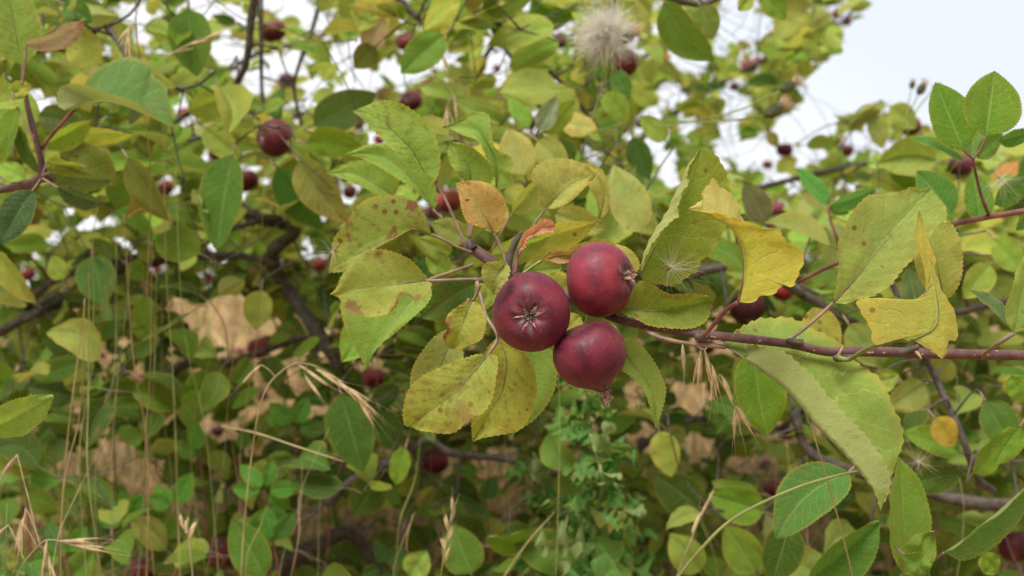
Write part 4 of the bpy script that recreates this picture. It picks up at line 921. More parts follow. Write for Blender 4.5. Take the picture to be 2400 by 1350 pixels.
for (b_, t_, w_, D_, tn, sg, kw) in [
  ((52, 152), (10, -60), 118, .78, (0.226, 0.325, 0.0675), 1, dict(vdark=.9, pet=[(55, 205), (52, 180)], label='large leaf with brown veins cut by the top left corner')),
  ((62, 105), (200, 50), 24, .76, (0.372, 0.256, 0.265), 1, dict(pet=[(52, 200), (58, 150)], bend=.12, spots=.8)),
  ((28, 215), (75, 200), 40, .77, YG, 1, dict(pet=[(80, 330), (55, 280), (35, 240)])), ((60, 228), (-30, 245), 50, .77, YG, 1, {}),
  ((40, 250), (5, 375), 62, .80, G, 1, {}), ((75, 300), (20, 190), 60, .84, LG, 1, {}), ((90, 270), (210, 300), 70, .82, GREY, 1, {}),
  ((105, 340), (215, 285), 42, .80, LG, 1, dict(pet=[(98, 400)], fold=.5)), ((115, 405), (260, 428), 52, .78, GREY, 1, dict(pet=[(98, 412)])),
  ((110, 380), (200, 395), 36, .77, YG, 1, dict(pet=[(100, 410)])), ((195, 345), (270, 435), 72, .83, (0.282, 0.336, 0.0675), 1, dict(spots=.5, vdark=.9)),
  ((75, 448), (-5, 575), 85, .72, (0.0677, 0.14, 0.0675), 1, dict(pet=[(95, 420, .78)], label='dark grey green leaf cut by the left edge')), ((135, 440), (245, 485), 48, .74, (0.079, 0.134, 0.0743), 1, dict(pet=[(100, 418, .78)])),
  ((180, 318), (315, 325), 30, .82, YG, 1, dict(bend=-.14)), ((40, 290), (90, 410), 50, .80, DG, 1, {}), ((60, 420), (-20, 380), 45, .80, LG, 1, {}), ((-10, 590), (78, 712), 70, .86, YG, 1, dict(spots=.5)),
  ((-10, 430), (40, 500), 50, .86, G, 1, {})]:
    leafs(lsh, b_, t_, w_, D_, jit(tn, .08), sg, **{**dict(spots=.2, vdark=.3), **kw})

# ================================================================== LARGER SOFT LEAVES, EACH ON THE BRANCH NEAREST TO IT
ALLW = [(q, p_) for q in branches for p_ in list(q['path']) + list(q.get('nodes', []))]
ALLP = np.array([p_ for _, p_ in ALLW])
def near(b, t, w, D, tn, **k):
    i_ = np.linalg.norm(ALLP - P(b[0], b[1], D + .02), axis=1).argmin(); bb, q = ALLW[i_]
    x, y = b; ux, uy = b[0] - t[0], b[1] - t[1]; l = math.hypot(ux, uy)
    pe = (x + ux / l * 26, y + uy / l * 26)
    e = P(pe[0], pe[1], D + .01)
    if np.linalg.norm(q - e) < .10:
        m_ = MB(); tube(m_, [q, (q + e) / 2 + np.array([.004, 0, .008]), e], [.0010, .0008, .0007], 5, 12, lump=.3); obj('twig', m_, OLDBARK, bb['t'], q)
    return leafs(bb['t'], b, t, w, D, jit(tn, .1), pet=[(pe[0], pe[1], D + .01)], **{**dict(spots=.15, vdark=.25), **k})
MID = [
 ((440, 22), (460, 178), 104, 1.0, (0.124, 0.246, 0.054), {}), ((212, 168), (188, 62), 88, .92, YG, dict(vdark=.5)), ((545, 362), (500, 590), 118, .93, (0.102, 0.235, 0.0405), dict(label='big fresh green hanging leaf')),
 ((648, 395), (752, 540), 82, .98, (0.0677, 0.19, 0.0405), {}), ((700, 378), (805, 520), 95, .95, (0.282, 0.302, 0.0675), dict(vdark=1., spots=.4)), ((300, 372), (392, 522), 78, .90, (0.192, 0.235, 0.0405), {}),
 ((718, 335), (850, 348), 70, .93, G, dict(bend=-.08)), ((735, 292), (882, 218), 88, 1.08, (0.135, 0.246, 0.081), {}), ((1040, 82), (938, 172), 84, .94, (0.169, 0.302, 0.054), {}),
 ((440, 262), (560, 215), 56, 1.0, YG, {}), ((480, 300), (560, 372), 66, 1.0, YG, {}), ((1130, 20), (1255, -20), 70, .98, (0.158, 0.258, 0.0405), {}), ((1300, 60), (1140, 100), 80, 1.0, YG, {}), ((1310, 95), (1190, 155), 70, 1.02, LG, {}),
 ((1555, 5), (1672, 145), 74, .92, (0.147, 0.235, 0.0405), dict(bend=.08)), ((1640, 12), (1672, 92), 66, .98, (0.192, 0.246, 0.0405), {}), ((1790, -10), (1842, 45), 60, 1.0, G, {}), ((1760, -5), (1730, 25), 40, 1.0, YG, {}),
 ((1482, 322), (1522, 422), 56, 1.05, (0.079, 0.19, 0.0607), {}), ((1500, 545), (1440, 385), 95, .80, PALE, dict(label='large pale leaf behind the upper apple')), ((1230, 410), (1190, 300), 85, .86, PALE, {}), ((1260, 330), (1330, 400), 70, .88, PALE, {}),
 ((1262, 305), (1305, 225), 48, .90, (0.328, 0.419, 0.265), {}), ((1240, 300), (1190, 222), 48, .92, LG, {}), ((1270, 310), (1350, 235), 50, .93, LG, {}), ((1345, 375), (1290, 330), 80, .98, DG, {}),
 ((1420, 215), (1470, 290), 60, .98, LG, {}), ((1440, 165), (1475, 235), 48, 1.0, (0.135, 0.28, 0.0675), {}), ((1560, 330), (1500, 270), 50, 1.0, YG, {}),
 ((1795, 522), (1745, 425), 66, .95, (0.158, 0.134, 0.054), {}), ((1945, 575), (1795, 515), 58, .86, (0.416, 0.385, 0.0829), dict(bend=.16)), ((1990, 300), (2070, 262), 30, 1.5, (0.226, 0.235, 0.0405), dict(bend=-.2)),
 ((2085, 250), (2150, 300), 58, 1.4, YG, {}), ((1890, 340), (1955, 345), 34, 1.5, YG, dict(bend=-.18)), ((1800, 310), (1822, 345), 30, 1.5, (0.383, 0.327, 0.0829), {}), ((2045, 270), (2070, 350), 50, 1.5, PALE, {}),
 ((800, 925), (850, 1108), 112, 1.0, (0.0846, 0.202, 0.0338), dict(label='large deep green leaf hanging behind dry grass')), ((890, 960), (930, 1060), 75, 1.05, DG, {}), ((950, 1050), (925, 1140), 50, 1.0, G, {}), ((890, 1120), (830, 1210), 90, 1.05, DG, {}),
 ((220, 598), (240, 720), 96, 1.0, (0.124, 0.258, 0.081), {}), ((300, 620), (345, 650), 60, 1.1, G, {}), ((340, 690), (345, 800), 56, 1.05, G, {}), ((370, 650), (415, 690), 48, 1.1, DG, {}), ((612, 680), (598, 775), 70, 1.1, YG, {}),
 ((150, 655), (120, 600), 50, 1.0, LG, {}), ((1360, 1300), (1195, 1255), 105, .95, (0.135, 0.258, 0.0405), dict(bend=-.05)), ((1105, 1345), (1058, 1228), 98, .95, (0.135, 0.269, 0.0405), {}), ((960, 1350), (1000, 1290), 70, 1.0, LG, {}),
 ((620, 1350), (545, 1215), 95, .92, (0.124, 0.269, 0.0405), {}), ((680, 1210), (570, 1250), 80, .95, (0.113, 0.28, 0.0405), {}), ((1640, 1190), (1530, 1110), 100, 1.02, DG, {}), ((1545, 1010), (1575, 1120), 70, .98, YG, {}), ((1790, 1200), (1660, 1160), 90, .98, G, {}),
 ((1990, 1105), (1815, 1262), 108, .72, (0.079, 0.202, 0.0473), dict(bend=.10, label='broad dark green leaf, lower right')), ((1895, 1360), (2068, 1225), 118, .70, (0.0959, 0.235, 0.0473), dict(fold=.5, label='broad green leaf at the bottom edge right')), ((1850, 1230), (1810, 1370), 100, .78, DG, {}),
 ((2120, 1340), (2118, 1070), 128, .635, (0.214, 0.37, 0.0607), dict(spots=.1, label='bright green leaf right of the hanging folded leaf')), ((2212, 1296), (2440, 1128), 108, .60, (0.147, 0.28, 0.081), dict(fold=.4, label='green leaf with a pale underside edge at the lower right')),
 ((2115, 1345), (2190, 1245), 80, .60, (0.248, 0.381, 0.0675), dict(wave=.005)), ((2120, 1300), (2180, 1350), 60, .59, (0.248, 0.381, 0.0675), dict(wave=.005)), ((2190, 980), (2238, 1045), 66, .82, (0.601, 0.419, 0.0647), dict(label='small orange yellow leaf at the lower right')),
 ((2250, 1060), (2120, 1010), 66, .84, G, {}), ((2310, 940), (2380, 1060), 90, .80, (0.135, 0.269, 0.0675), {}), ((2140, 1130), (2260, 1110), 70, .84, DG, {}), ((2280, 1110), (2360, 1010), 66, .78, G, {}), ((2040, 900), (2110, 880), 55, .84, YG, {}),
 ((2170, 900), (2080, 960), 76, .86, (0.35, 0.385, 0.101), {}), ((2120, 900), (2180, 960), 60, .9, (0.394, 0.349, 0.192), {}), ((1770, 1340), (1700, 1230), 90, .95, G, {}), ((1640, 1340), (1570, 1250), 80, 1.0, YG, {}), ((2060, 950), (2000, 1040), 60, .9, G, {}),
 ((2300, 1300), (2340, 1345), 60, .7, G, {}), ((2390, 1000), (2330, 1090), 60, .7, G, {}), ((1990, 760), (2060, 860), 80, .86, (0.328, 0.372, 0.0829), {}), ((2320, 620), (2260, 700), 70, .9, YG, {}), ((2330, 560), (2400, 640), 70, .9, LG, {}),
 ((860, 120), (900, 40), 60, 1.1, (0.394, 0.28, 0.156), {}), ((880, 110), (830, 160), 60, 1.05, (0.226, 0.224, 0.0405), {}), ((150, 10), (215, 50), 62, .95, (0.102, 0.224, 0.0405), {}), ((10, 10), (-20, 80), 60, .95, G, {}), ((270, 600), (210, 560), 40, 1.1, G, {})]
for (b_, t_, w_, D_, tn, kw) in MID: near(b_, t_, w_, D_, tn, **kw)
o = leafs(branches[11]['t'], (-30, 1010), (125, 933), 78, .50, (0.271, 0.403, 0.0675), fold=.2, spots=0., vdark=0.)
o.parent = lsh['label'] and lsh; o.location = WO[o.name] - WO[lsh.name]; o['label'] = 'bright green leaf tip poking in at the left edge'
# ================================================================== BRAMBLES
def thorns(mb, pts, r, n, l, rs):
    c = catmull(pts, 80)
    for _ in range(n):
        i = rs.randrange(2, 77); t = c[i + 1] - c[i]; t /= np.linalg.norm(t); a = rs.uniform(0, 6.28)
        u = np.cross(t, (0, 1, 0.1)); u /= np.linalg.norm(u); v = np.cross(t, u); d = u * math.cos(a) + v * math.sin(a)
        tube(mb, [c[i] + d * r * .6, c[i] + d * (r + l * .5) - t * l * .1, c[i] + d * (r + l) - t * l * .45], [l * .28, l * .14, l * .01], 5, 5)
def bramble(label, stem, r, leaflets, petioles=(), mat=PETR, group=None, thn=14, tint=(.12, .27, .05), th=.0016, det=1):
    rs = random.Random(int(stem[0][0])); p = [P(*q) for q in stem]
    t = thing('bramble_shoot', label, 'bramble', p[0], group)
    mb = MB(); tube(mb, p, [r, r * .9, r * .7], 10, 50, lump=.15)
    if thn: thorns(mb, p, r, thn, th, rs)
    for q in petioles:
        qq = [P(*a) for a in q]; tube(mb, qq, [r * .6, r * .45, r * .4], 8, 24)
        if thn: thorns(mb, qq, r * .45, 9, th * .6, rs)
    obj('stem', mb, mat, t, p[0])
    for (b, tp, w, D, kw) in leaflets:
        if not det and any((D < aD and (.4 * b[0] + .6 * tp[0] - ax_) ** 2 + (.4 * b[1] + .6 * tp[1] - ay) ** 2 < (ar + 22) ** 2) for ax_, ay, ar, aD in APP): continue
        leafs(t, b, tp, w, D, jit(kw.pop('tint', tint), .1), **{**dict(spots=.0, vdark=0., amp=.0016, teeth=30, double=True, arch=.05, wave=.0012, det=det, name='leaflet', petr=.0006, petm=PETR), **kw})
    return t
bramble('thorny red bramble shoot with fresh toothed leaves at the right edge', [(3300, 420, .78), (2800, 470, .74), (2480, 488, .70), (2400, 495, .70), (2300, 512, .69), (2222, 528, .69), (2120, 560, .71), (1960, 618, .76), (1870, 662, .80)], .0019,
  [((2258, 352), (2193, 192), 108, .66, dict(pet=[(2282, 374), (2268, 362)], tint=(.15, .30, .035))), ((2310, 320), (2334, 165), 138, .64, dict(pet=[(2281, 374), (2300, 345)], tint=(.16, .30, .035), arch=.1)),
   ((2258, 378), (2130, 322), 42, .67, dict(tint=(.16, .32, .06), bend=.1)), ((2275, 370), (2290, 275), 70, .72, dict(tint=(.16, .30, .10))), ((2290, 372), (2350, 300), 50, .70, dict(tint=(.14, .27, .05))),
   ((2300, 520), (2280, 400), 70, .78, {}), ((2230, 500), (2150, 400), 88, .80, dict(tint=(.12, .27, .07))), ((2190, 540), (2230, 440), 60, .82, {}), ((2330, 480), (2420, 400), 60, .76, {}), ((2340, 330), (2420, 310), 40, .68, {}), ((2380, 540), (2440, 440), 50, .72, {})],
  [[(2317, 503, .69), (2300, 458, .685), (2288, 410, .68), (2281, 374, .675)]], thn=16)
bramble('small bramble sprig with two bluish green leaflets below the black branch', [(1985, 640, .90), (1962, 560, .88), (1948, 520, .88), (1941, 485, .88)], .0012,
  [((1938, 480), (1868, 393), 50, .88, {'tint': (.10, .30, .06)}), ((1945, 482), (2055, 446), 40, .87, {'tint': (.12, .33, .13)}), ((1941, 480), (1905, 415), 30, .89, {'tint': (.10, .28, .10)}), ((1944, 484), (1990, 500), 22, .89, {})], thn=5, th=.0008)
rs = random.Random(11)
BW = ['at the far left', 'left of the straw stems', 'behind the straw stems', 'right of the tallest straw stems', 'above the bloomy red apple', 'right of the bloomy red apple', 'under the low branch', 'beside the upright seed stalk', 'below the long dry blade', 'at the left edge']
BP = [(60, 1120, 1.05), (150, 1300, .98), (300, 1215, 1.1), (410, 1190, 1.0), (470, 1065, 1.1), (560, 1065, 1.08), (690, 1000, 1.2), (620, 1150, .98), (640, 1270, .95), (40, 1040, 1.2)]
for i, (x, y, D) in enumerate(BP):
    lf = []
    for k in range(rs.choice([3, 4, 5])):
        a = -math.pi / 2 + (k - 1.5) * 1.0 + rs.uniform(-.3, .3); l = rs.uniform(62, 88) * .95 / D
        bx, by = x + math.cos(a) * 12, y + math.sin(a) * 12
        lf.append(((bx, by), (bx + math.cos(a) * l * rs.uniform(.8, 1.1), by + math.sin(a) * l), l * rs.uniform(.45, .7), D + rs.uniform(-.02, .02), {'tint': (.11, .30, .045) if rs.random() < .7 else (.08, .20, .06)}))
    bramble('bright green bramble sprig in the lower left thicket ' + BW[i], [(x + rs.uniform(-40, 40), 1420, D), (x + 10, (y + 1420) / 2, D), (x, y, D)], .0012, lf, thn=6, th=.0009, group='bramble sprigs in the lower left', det=0)
rs = random.Random(21)
BP2 = [(1690, 1020, 1.3, 'at the middle of the lower right, behind the hanging dry spikelets'), (1560, 960, 1.35, 'right of the thistle under the apples'), (1930, 1180, 1.1, 'behind the broad dark leaf at the lower right'), (120, 820, 1.35, 'low at the left above the lower branch'), (260, 940, 1.3, 'among the grass stems at mid left'), (1140, 1180, 1.2, 'left of the thistle at the bottom'),
       (760, 1130, 1.25, 'under the deep green hanging leaf'), (900, 1330, 1.1, 'at the bottom edge left of the small dark apple')]
for (x, y, D, wh) in BP2:
    lf = []
    for k in range(5):
        a = rs.uniform(0, 6.28); l = rs.uniform(60, 85) / D
        lf.append(((x + math.cos(a) * 10, y + math.sin(a) * 10), (x + math.cos(a) * l, y + math.sin(a) * l), l * rs.uniform(.4, .7), D + rs.uniform(-.03, .03), {'tint': (.06, .16, .045)}))
    bramble('dull green bramble sprig ' + wh, [(x + rs.uniform(-40, 40), 1440, D), (x + 10, (y + 1440) / 2, D), (x, y, D)], .0012, lf, thn=4, th=.0009, group='dull bramble sprigs', det=0)

# ================================================================== THISTLE PLANT BELOW THE APPLES
def thistle_leaf(mb, base, axis, face, L, W, lobes=5, seed=0.):
    a = np.asarray(axis, float); a /= np.linalg.norm(a); f = np.asarray(face, float); f = f - a * f.dot(a); f /= np.linalg.norm(f); wd = np.cross(a, f)
    n = lobes * 10 + 1; s = np.linspace(0, 1, n); ph = (s * lobes) % 1
    lob = np.where(ph < .62, (ph / .62), (1 - ph) / .38) ** .95
    w_ = (np.sin(math.pi * np.clip(s * .9 + .08, 0, 1)) ** .7) * (.26 + .74 * lob) * W / 2 + .0003
    w_ = w_ * np.array([.7 + .6 * abs(mnoise.noise(Vector((int(q * lobes) * 3.7, seed, 0.)))) * 1.6 for q in s]); w_[-1] = 0
    z = np.sin(s * lobes * 6.28 + seed) * .22 * W; mid = base + np.outer(s * L, a) - np.outer(.22 * L * s ** 2, np.array([0, 0, 1.]))
    fw = np.outer(lob * L * .05, a)
    vs, uv = [], []
    for i in range(n):
        for e in (-1, -.5, 0, .5, 1):
            ae = abs(e); vs.append(mid[i] + wd * w_[i] * e + fw[i] * ae + f * (z[i] * ae * (1 if e > 0 else .7) + .3 * w_[i] * ae)); uv.append((e * .42 + .5, s[i]))
    mb.add(vs, [(i * 5 + j, i * 5 + j + 1, i * 5 + 6 + j, i * 5 + 5 + j) for i in range(n - 1) for j in range(4)], uv)
def thistle(label, path, r, nl, L0, seed, tint=(.12, .27, .075), t0=.1):
    rs = random.Random(seed); p = [P(*q) for q in path]; t = thing('thistle_plant', label, 'thistle', p[0], 'thistle plants')
    mb = MB(); c = tube(mb, p, [r, r * .8, r * .5], 8, 60, lump=.2); obj('stem', mb, STRAWG, t, p[0])
    for k in range(nl):
        s = t0 + (1 - t0) * (k + rs.random() * .6) / nl; i = min(59, int(s * 59)); a = 2.4 * k + rs.uniform(-.4, .4)
        d = np.array([math.cos(a), math.sin(a) * .7, rs.uniform(-.35, 1.1)]); L = L0 * rs.uniform(.7, 1.15) * (1.1 - .35 * s)
        m_ = MB(); thistle_leaf(m_, c[i], d, (rs.gauss(0, .7), -.7 + rs.gauss(0, .6), .8 + rs.gauss(0, .5)), L, L * rs.uniform(.6, 1.1), rs.choice([2, 3, 3, 4]), rs.uniform(0, 6))
        o = obj('leaf', m_, LEAF, t, c[i]); set_leaf(o, jit(tint, .15), 0, 0)
    return t
thistle('spiny green thistle standing right below the three apples', [(1425, 1500, .92), (1390, 1300, .92), (1410, 1120, .90), (1380, 1000, .93), (1400, 900, .93)], .002, 34, .046, 1)
thistle('second spiny thistle at the bottom edge, left of the one below the apples', [(1320, 1560, .98), (1310, 1400, .97), (1325, 1240, .97), (1340, 1180, .97)], .002, 22, .048, 2)
thistle('thin spiny thistle left of the one below the apples, its leaves over the low branch', [(1300, 1500, 1.1), (1290, 1250, 1.08), (1262, 1100, 1.07), (1250, 1060, 1.07)], .0018, 18, .042, 3)
thistle('spiny thistle at the bottom, right of the one below the apples', [(1490, 1560, 1.05), (1480, 1380, 1.03), (1470, 1230, 1.02), (1460, 1160, 1.02)], .0018, 18, .042, 4)
thistle('bit of spiny thistle leaf in the bottom left corner', [(-30, 1500, .8), (-5, 1400, .78), (5, 1330, .78)], .0022, 8, .05, 5, t0=.4)

# ================================================================== SEED HEADS AND FLUFF
def fluff(label, px, py, D, rpx, n, r=.00008, dirv=None, mat=PAPPUS, seedl=True, spread=1., group=None, cat='seed fluff'):
    rs = random.Random(int(px)); c = P(px, py, D); Rr = rpx * PX * D; t = thing('thistle_seed', label, cat, c, group)
    mb = MB()
    for _ in range(n):
        d = np.array([rs.gauss(0, 1) for _ in range(3)]); d /= np.linalg.norm(d)
        if dirv is not None: d = d * spread + np.array(dirv); d /= np.linalg.norm(d)
        hair(mb, c, d, Rr * rs.uniform(.45, 1.15), r, rs.uniform(.1, .8), rs, seg=6)
    obj('pappus', mb, mat, t, c)
    if seedl:
        m2 = MB(); d = -np.array(dirv if dirv is not None else (0, 0, 1.)); d /= np.linalg.norm(d)
        tube(m2, [c, c + d * .0008, c + d * .0022, c + d * .0032], [.0003, .0005, .0005, .0001], 8, 12); obj('seed', m2, SEED, t, c)
    return t
fluff('white thistle seed with silky hairs stuck on the green folded leaf', 1573, 627, .551, 108, 70, .000045, (.35, -.25, .25), spread=1.0)
fluff('small white seed fluff at the tip of the blotched leaf', 781, 590, .61, 42, 24, .00006, (-.2, -.3, -.1))
fluff('white seed fluff on the dark leaves at the lower right', 2152, 1082, .74, 62, 40, .00006, (.1, -.2, .2))
fluff('blurred seed fluff at the right edge under the bramble leaves', 2345, 420, .74, 75, 60, .00007, (.1, -.1, -.2))
fluff('second blurred seed fluff near the right edge, above the other', 2330, 345, .80, 52, 50, .00007, (.2, 0, -.2))
def tuft(label, base, tip, D, rb, group=None, ball=0, nh=160, D2=None, stem=None):
    b = P(base[0], base[1], D); e = P(tip[0], tip[1], D2 or D); ax = e - b; L = np.linalg.norm(ax); ax /= L; t = thing('thistle_flower', label, 'thistle head', b, group); F = frame(ax); rs = random.Random(int(base[0]))
    mb = MB(); m = 18
    vs = []; rr = [.25, .8, 1, .95, .8, .72, .7]
    for i, q in enumerate(rr):
        for k in range(m): vs.append(b + F @ np.array([math.cos(6.283 * k / m) * rb * q, math.sin(6.283 * k / m) * rb * q, L * .66 * i / 6]))
    mb.add(vs, [(i * m + k, i * m + (k + 1) % m, (i + 1) * m + (k + 1) % m, (i + 1) * m + k) for i in range(6) for k in range(m)] + [tuple(range(m))[::-1]])
    for i in range(5):
        for k in range(10):
            a = 6.283 * (k + .5 * (i % 2)) / 10; z = L * .10 * i + L * .05; q = rb * np.interp(z / (L * .66) * 6, range(7), rr); d = np.array([math.cos(a), math.sin(a), 0])
            p0 = b + F @ (d * q * .98 + np.array([0, 0, z])); tube(mb, [p0, p0 + F @ (d * rb * .14 + np.array([0, 0, L * .10])), p0 + F @ (d * rb * .2 + np.array([0, 0, L * .18]))], [rb * .16, rb * .10, rb * .01], 5, 5)
    obj('bracts', mb, BUDG, t, b)
    m2 = MB(); c = b + ax * L * .6
    for _ in range(nh):
        a = rs.uniform(0, 6.283); q = rs.uniform(0, 1) ** .5; d = np.array([math.cos(a) * q * .55, math.sin(a) * q * .55, 1.])
        hair(m2, c + F @ (np.array([math.cos(a), math.sin(a), 0]) * rb * .6 * q), F @ d, L * rs.uniform(.3, .48), .00016, .3, rs)
    obj('tuft', m2, PAPPUS2, t, c)
    if stem:
        m3 = MB(); tube(m3, [P(*q) for q in stem] + [b], .0008, 6, 40); obj('stem', m3, STRAWG, t, b)
    return t
tuft('thistle bud with a tan tuft against the sky, the upper of two', (1828, 214), (1878, 184), 1.0, .0042, stem=[(1300, 400, 1.08), (1560, 300, 1.05), (1720, 262, 1.02)])
tuft('thistle bud with a tan tuft against the sky, the lower of two', (1792, 272), (1852, 234), .97, .005, stem=[(1310, 330, 1.05), (1500, 288, 1.02), (1680, 285, 1.0)])
tuft('thin closed thistle bud high in the open sky, leftmost of three', (2136, 208), (2142, 182), 1.3, .003, nh=40, stem=[(2060, 480, 1.35), (2110, 330, 1.3)])
tuft('tan tipped thistle bud high in the open sky, middle of three', (2152, 222), (2172, 186), 1.28, .0042, nh=90, stem=[(2070, 500, 1.35), (2110, 320, 1.3)])
tuft('closed thistle bud beside the bramble leaf tip, rightmost of three', (2186, 210), (2206, 194), 1.3, .003, nh=30, stem=[(2090, 520, 1.35), (2130, 300, 1.3)])
ft = tuft('thistle head at the top with its seed fluff burst open into a white ball', (1450, 98), (1502, 68), .92, .0042, stem=[(1345, 460, 1.0), (1372, 330, .97), (1420, 180, .95)])
mb = MB(); rs = random.Random(5); c = P(1418, 80, .92)
for _ in range(1100):
    d = np.array([rs.gauss(0, 1) for _ in range(3)]); d /= np.linalg.norm(d); d[2] *= .85; q = rs.uniform(.05, .35)
    hair(mb, c + d * .024 * q, d + np.array([rs.gauss(0, .25) for _ in range(3)]), .027 * rs.uniform(.4, .85) , .00032, .9, rs)
obj('pappus', mb, PAPPUS3, ft, c)

# ================================================================== GRASSES
def lemma(mb, p, d, L, w, awn=0., rs=R):
    d = np.asarray(d, float); d /= np.linalg.norm(d); side = np.cross(d, (0.1, -1, .1)); side /= np.linalg.norm(side); dp = np.cross(d, side); vs = []; n = 8
    for i in range(n):
        s = i / (n - 1); r = w * (math.sin(math.pi * min(1, s * .95 + .05)) ** .8) * (1 - .45 * s) + .00005; q = p + d * L * s + dp * L * .06 * s * s
        for k in range(6): a = 1.047 * k; vs.append(q + side * math.cos(a) * r + dp * math.sin(a) * r * .55)
    mb.add(vs, [(i * 6 + k, i * 6 + (k + 1) % 6, (i + 1) * 6 + (k + 1) % 6, (i + 1) * 6 + k) for i in range(n - 1) for k in range(6)])
    if awn: hair(mb, p + d * L * .9, d + np.array([rs.uniform(-.15, .15), 0, rs.uniform(-.1, .1)]), awn, .00012, .15, rs)
def spikelet(parent, p, d, L, rs, n=3, awn=.8, spread=.18, w=.0013):
    mb = MB(); d = np.asarray(d, float); d /= np.linalg.norm(d)
    for k in range(n):
        e = np.array([rs.uniform(-1, 1), rs.uniform(-1, 1), rs.uniform(-1, 1)]) * spread
        lemma(mb, p + d * L * .12 * k, d + e, L * rs.uniform(.75, 1.), w * rs.uniform(.8, 1.1), L * awn, rs)
    return obj('spikelet', mb, HUSK, parent, p)
def grass(label, path, r, mat, group=None, spk=(), cat='grass stem', name='tall_grass', sides=6):
    p = [P(*q) for q in path]; t = thing(name, label, cat, p[0], group); mb = MB(); tube(mb, p, [r, r * .9, r * .55], sides, max(24, 10 * len(p))); obj('stalk', mb, mat, t, p[0]); rs = random.Random(int(path[0][0] + path[-1][1]))
    for (x, y, D, dx, dy, L, n) in spk:
        q = P(x, y, D); c = catmull(p, 80); j = np.linalg.norm(c - q, axis=1).argmin()
        if np.linalg.norm(c[j] - q) > .001:
            m_ = MB(); tube(m_, [c[j], (c[j] + q) / 2 + np.array([0, 0, .001]), q], .0003, 4, 8); obj('branchlet', m_, mat, t, c[j])
        spikelet(t, q, (dx, 0.05, -dy), L, rs, n)
    return t
# the hanging dry ears
grass('dry wild oat ear with pale pointed spikelets hanging right below the main branch', [(2010, 1400, .70), (1960, 1200, .68), (1880, 950, .65), (1790, 850, .625), (1700, 812, .61), (1652, 818, .60), (1668, 860, .60), (1695, 905, .60), (1722, 952, .60)], .0005, STRAW,
   spk=[(1600, 806, .605, .15, 1, .016, 2), (1642, 822, .60, -.05, 1, .018, 3), (1652, 822, .60, .15, 1, .017, 3), (1668, 855, .60, .1, 1, .018, 3), (1690, 880, .60, .45, 1, .019, 2), (1722, 950, .60, .1, 1, .017, 3), (1726, 952, .60, .5, 1, .017, 2)], cat='wild oat', name='wild_oat')
grass('dry wild oat ear arching over left of the big yellow leaf', [(560, 1450, .84), (575, 1200, .82), (610, 950, .80), (660, 870, .80), (715, 852, .79), (780, 880, .79), (830, 925, .79)], .00055, STRAW,
   spk=[(700, 855, .79, .9, .6, .024, 3), (740, 865, .79, .9, .6, .026, 3), (715, 880, .79, .55, 1, .020, 2), (790, 890, .79, .8, .7, .025, 3), (835, 930, .79, .7, .8, .022, 3), (840, 935, .79, .45, 1, .022, 2), (612, 855, .80, -.6, .6, .02, 2)], cat='wild oat', name='wild_oat')
grass('dry wild oat with splayed spikelets in the bottom left corner', [(20, 1450, .72), (45, 1340, .71), (90, 1280, .71), (120, 1265, .71), (180, 1280, .71)], .0005, STRAW,
   spk=[(110, 1268, .71, -.1, 1, .020, 3), (140, 1268, .71, 1, .1, .022, 3), (160, 1275, .71, 1, .25, .022, 3), (115, 1300, .71, .15, 1, .022, 3), (110, 1300, .71, -.3, 1, .022, 2), (60, 1190, .73, -.15, 1, .020, 3), (20, 1230, .74, -.7, .6, .02, 2), (50, 1220, .72, -.1, 1, .022, 3), (40, 1065, .78, -.7, .8, .022, 3)], cat='wild oat', name='wild_oat')
grass('pale spikelet dangling on a thin stem near the top left leaves', [(345, 700, .84), (352, 400, .80), (330, 200, .78), (320, 60, .78), (316, -30, .78)], .0005, STRAWR,
   spk=[(305, 60, .78, -.45, .75, .017, 2), (303, 65, .78, -.1, 1, .020, 3)], cat='grass stem', name='wild_oat')
grass('thin dry oat blurred above the orange leaf', [(1085, 440, .95), (1075, 330, .95), (1050, 250, .95), (1060, 215, .95), (1020, 180, .95)], .0006, STRAW,
   spk=[(1048, 250, .95, 0, 1, .022, 2), (1064, 220, .95, .15, 1, .022, 2), (1025, 180, .95, -.6, .3, .02, 2), (1035, 130, .97, .4, .8, .02, 2)], cat='wild oat', name='wild_oat')
grass('dry ear lying across the round green leaf near the top left', [(380, 140, .93), (440, 105, .93), (490, 85, .93), (530, 68, .93)], .0006, STRAW, spk=[(440, 105, .93, 1, -.3, .022, 2), (470, 95, .93, 1, -.4, .02, 2), (405, 125, .93, 1, -.4, .02, 2)], cat='wild oat', name='wild_oat')
grass('slim upright rye ear with orange anthers at the bottom left of centre', [(1020, 1440, .74), (1035, 1340, .73), (1048, 1260, .73), (1062, 1195, .73)], .0006, STRAWG, spk=[(1060, 1200, .73, .05, -1, .010, 2), (1056, 1225, .73, .3, -1, .011, 3), (1052, 1248, .73, -.2, -1, .010, 3), (1048, 1270, .73, .3, -1, .010, 3), (1044, 1295, .73, -.2, -1, .010, 3), (1040, 1318, .73, .3, -1, .010, 3)], cat='grass ear', name='grass_ear')
grass('dry ear leaning right at the bottom, tip beside the dark leaves', [(1560, 1420, .82), (1610, 1290, .81), (1640, 1215, .81), (1660, 1180, .81)], .0006, STRAW, spk=[(1640, 1215, .81, .5, -1, .02, 3), (1622, 1250, .81, .4, -1, .018, 2)], cat='grass ear', name='grass_ear')
grass('pale knobbly seed head on a straw stem near the bottom left', [(456, 1430, .80), (450, 1330, .80), (440, 1240, .80), (436, 1225, .80)], .0007, STRAW, spk=[(436, 1250, .80, 0, -1, .011, 3), (444, 1262, .80, .3, -1, .009, 3), (430, 1240, .80, -.2, -1, .010, 3), (446, 1250, .8, .3, -.8, .008, 3)], cat='grass ear', name='grass_ear')
